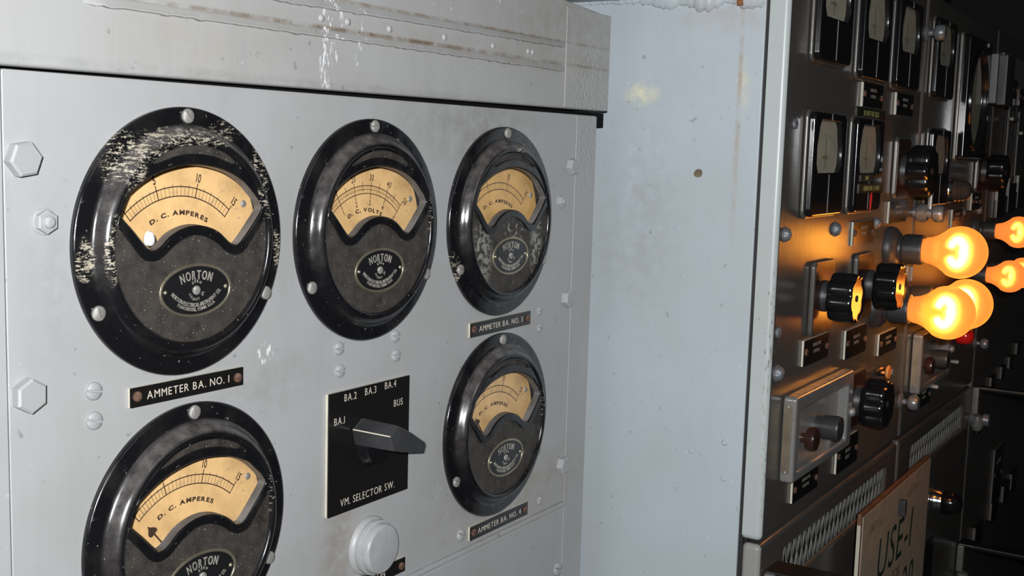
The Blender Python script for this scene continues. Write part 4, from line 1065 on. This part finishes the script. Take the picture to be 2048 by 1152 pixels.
new_obj('clamp_body', lathe([(0.013, 0), (0.014, 0.006), (0.009, 0.010), (0.008, 0.020), (0.013, 0.024), (0.012, 0.034), (0, 0.037)], 20), 'dbolt', kc)
new_obj('clamp_lever', box(-0.004, 0.030, -0.034, -0.020, 0.008, 0.016, bev=0.002), 'rail', kc)

# ------------------------------------------------------------------ far cabinet's dark fittings
for i, (x, z) in enumerate(((2.535, 0.085), (2.654, 0.060))):
    t = mounted('knife_switch', ('nearer' if i == 0 else 'farther') + ' tall thin knife switch with a cross handle on the farthest cabinet', 'switch', x, z, YF)
    new_obj('blade', box(-0.002, 0.002, -0.090, 0.045, 0.003, 0.007, bev=0.001), 'rail_edge', t)
    new_obj('cross_handle', box(-0.030, 0.030, -0.004, 0.004, 0.010, 0.020, bev=0.002), 'bracket', t)
    new_obj('base', box(-0.012, 0.012, -0.10, 0.055, 0.0, 0.003, bev=0.001), 'void', t)
for i, (x, z) in enumerate(((2.4832, -0.0666), (2.6025, -0.0595), (2.7144, -0.0538))):
    t = mounted('fuse_block', ('nearest', 'middle', 'farthest')[i] + ' of three dark fuse blocks under the ochre numerals', 'fuse block', x, z, YF)
    new_obj('body', box(0.0, 0.085, -0.045, 0.016, 0.0, 0.006, bev=0.001), 'plate', t)
    new_obj('edge_strip', box(-0.0025, 0.0, -0.010, 0.014 + 0.012 * (i > 0), 0.0, 0.006, bev=0.0005), 'bracket', t)
t = mounted('painted_numeral', 'ochre painted number 48 on the farthest cabinet', 'numerals', 2.600, -0.058, YF)
new_obj('digits', text_me([dict(s='48', h=0.055, cx=0.02, cy=0.0, z=0.0004, ws=1.1, bold=0.03, gap=0.2)]), 'ochre', t)
t = mounted('instruction_plate', 'dim grey instruction plate at the top of the farthest cabinet', 'plate', 2.60, 0.180, YF)
new_obj('plate_body', box(-0.155, 0.155, -0.030, 0.030, 0, 0.004, bev=0.001), 'greybox', t)
screw(t, -0.14, -0.006, 0.004, 0.008, 0.3, 'dbolt')
for i, (x, z) in enumerate(((2.515, 0.1466), (2.640, 0.135))):
    nameplate(('nearer' if i == 0 else 'farther') + ' small black plate under the dim instruction plate', x, x + 0.09, z - 0.018, z + 0.018, YF, None, lines=[('ON', 0, 0.006)], m='engrave_dim', thick=0.006, edge='rail_edge')
for i, (x, z) in enumerate(((2.5791, -0.4631), (2.6952, -0.4573), (2.7893, -0.4483), (2.8777, -0.4278))):
    t = mounted('fuse_block', ('first', 'second', 'third', 'fourth')[i] + ' from the left of the dark fuse blocks above the far rail', 'fuse block', x, z, YF)
    new_obj('body', box(0.0, 0.050, -0.016, 0.014, 0.0, 0.005, bev=0.001), 'plate', t)
    new_obj('edge_strip', box(-0.002, 0.0, -0.012, 0.014, 0.0, 0.005, bev=0.0005), 'rail_edge', t)
nameplate('dark plate with a pale left edge on the far lower door', 2.700, 2.80, -0.755, -0.630, YF, None, m='engrave_dim', thick=0.005, edge='rail_edge', lines=[('DANGER', 0.03, 0.010)])
for i, (x, z) in enumerate(((2.5241, -0.7796), (2.7008, -0.7707), (2.8442, -0.7654), (2.9464, -0.7593))):
    t = mounted('fuse_block', ('first', 'second', 'third', 'fourth')[i] + ' from the left of the dim fuse blocks low on the far door', 'fuse block', x, z, YF)
    new_obj('body', box(0.0, 0.080, -0.030, 0.020, 0.0, 0.006, bev=0.001), 'plate', t)
    new_obj('edge_strip', box(-0.002, 0.0, -0.018, 0.020, 0.0, 0.006, bev=0.0005), 'rail_edge', t)
t = mounted('nameplate', 'dark plate beside the hanging sign, below the chrome lamp', 'nameplate', 2.10, -0.700, YF)
new_obj('plate_face', box(-0.035, 0.030, -0.05, 0.030, 0, 0.004, bev=0.001), 'plate', t)
screw(t, -0.028, -0.034, 0.004, 0.005, 0.5)

# ================================================================== the compartment
struct('floor', box(-1.2, 4.6, -2.2, 0.4, -1.24, -1.20), 'void')
struct('ceiling', box(-1.2, 4.6, -2.2, 0.4, 0.95, 0.99), 'void')
struct('wall_back', box(-1.2, 4.6, 0.36, 0.40, -1.20, 0.95), 'void')
struct('wall_right', box(4.56, 4.60, -2.2, 0.36, -1.20, 0.95), 'void')
struct('wall_left', box(-1.24, -1.20, -2.2, 0.36, -1.20, 0.95), 'void')
struct('wall_front', box(-1.2, 4.56, -2.24, -2.20, -1.20, 0.95), 'void')
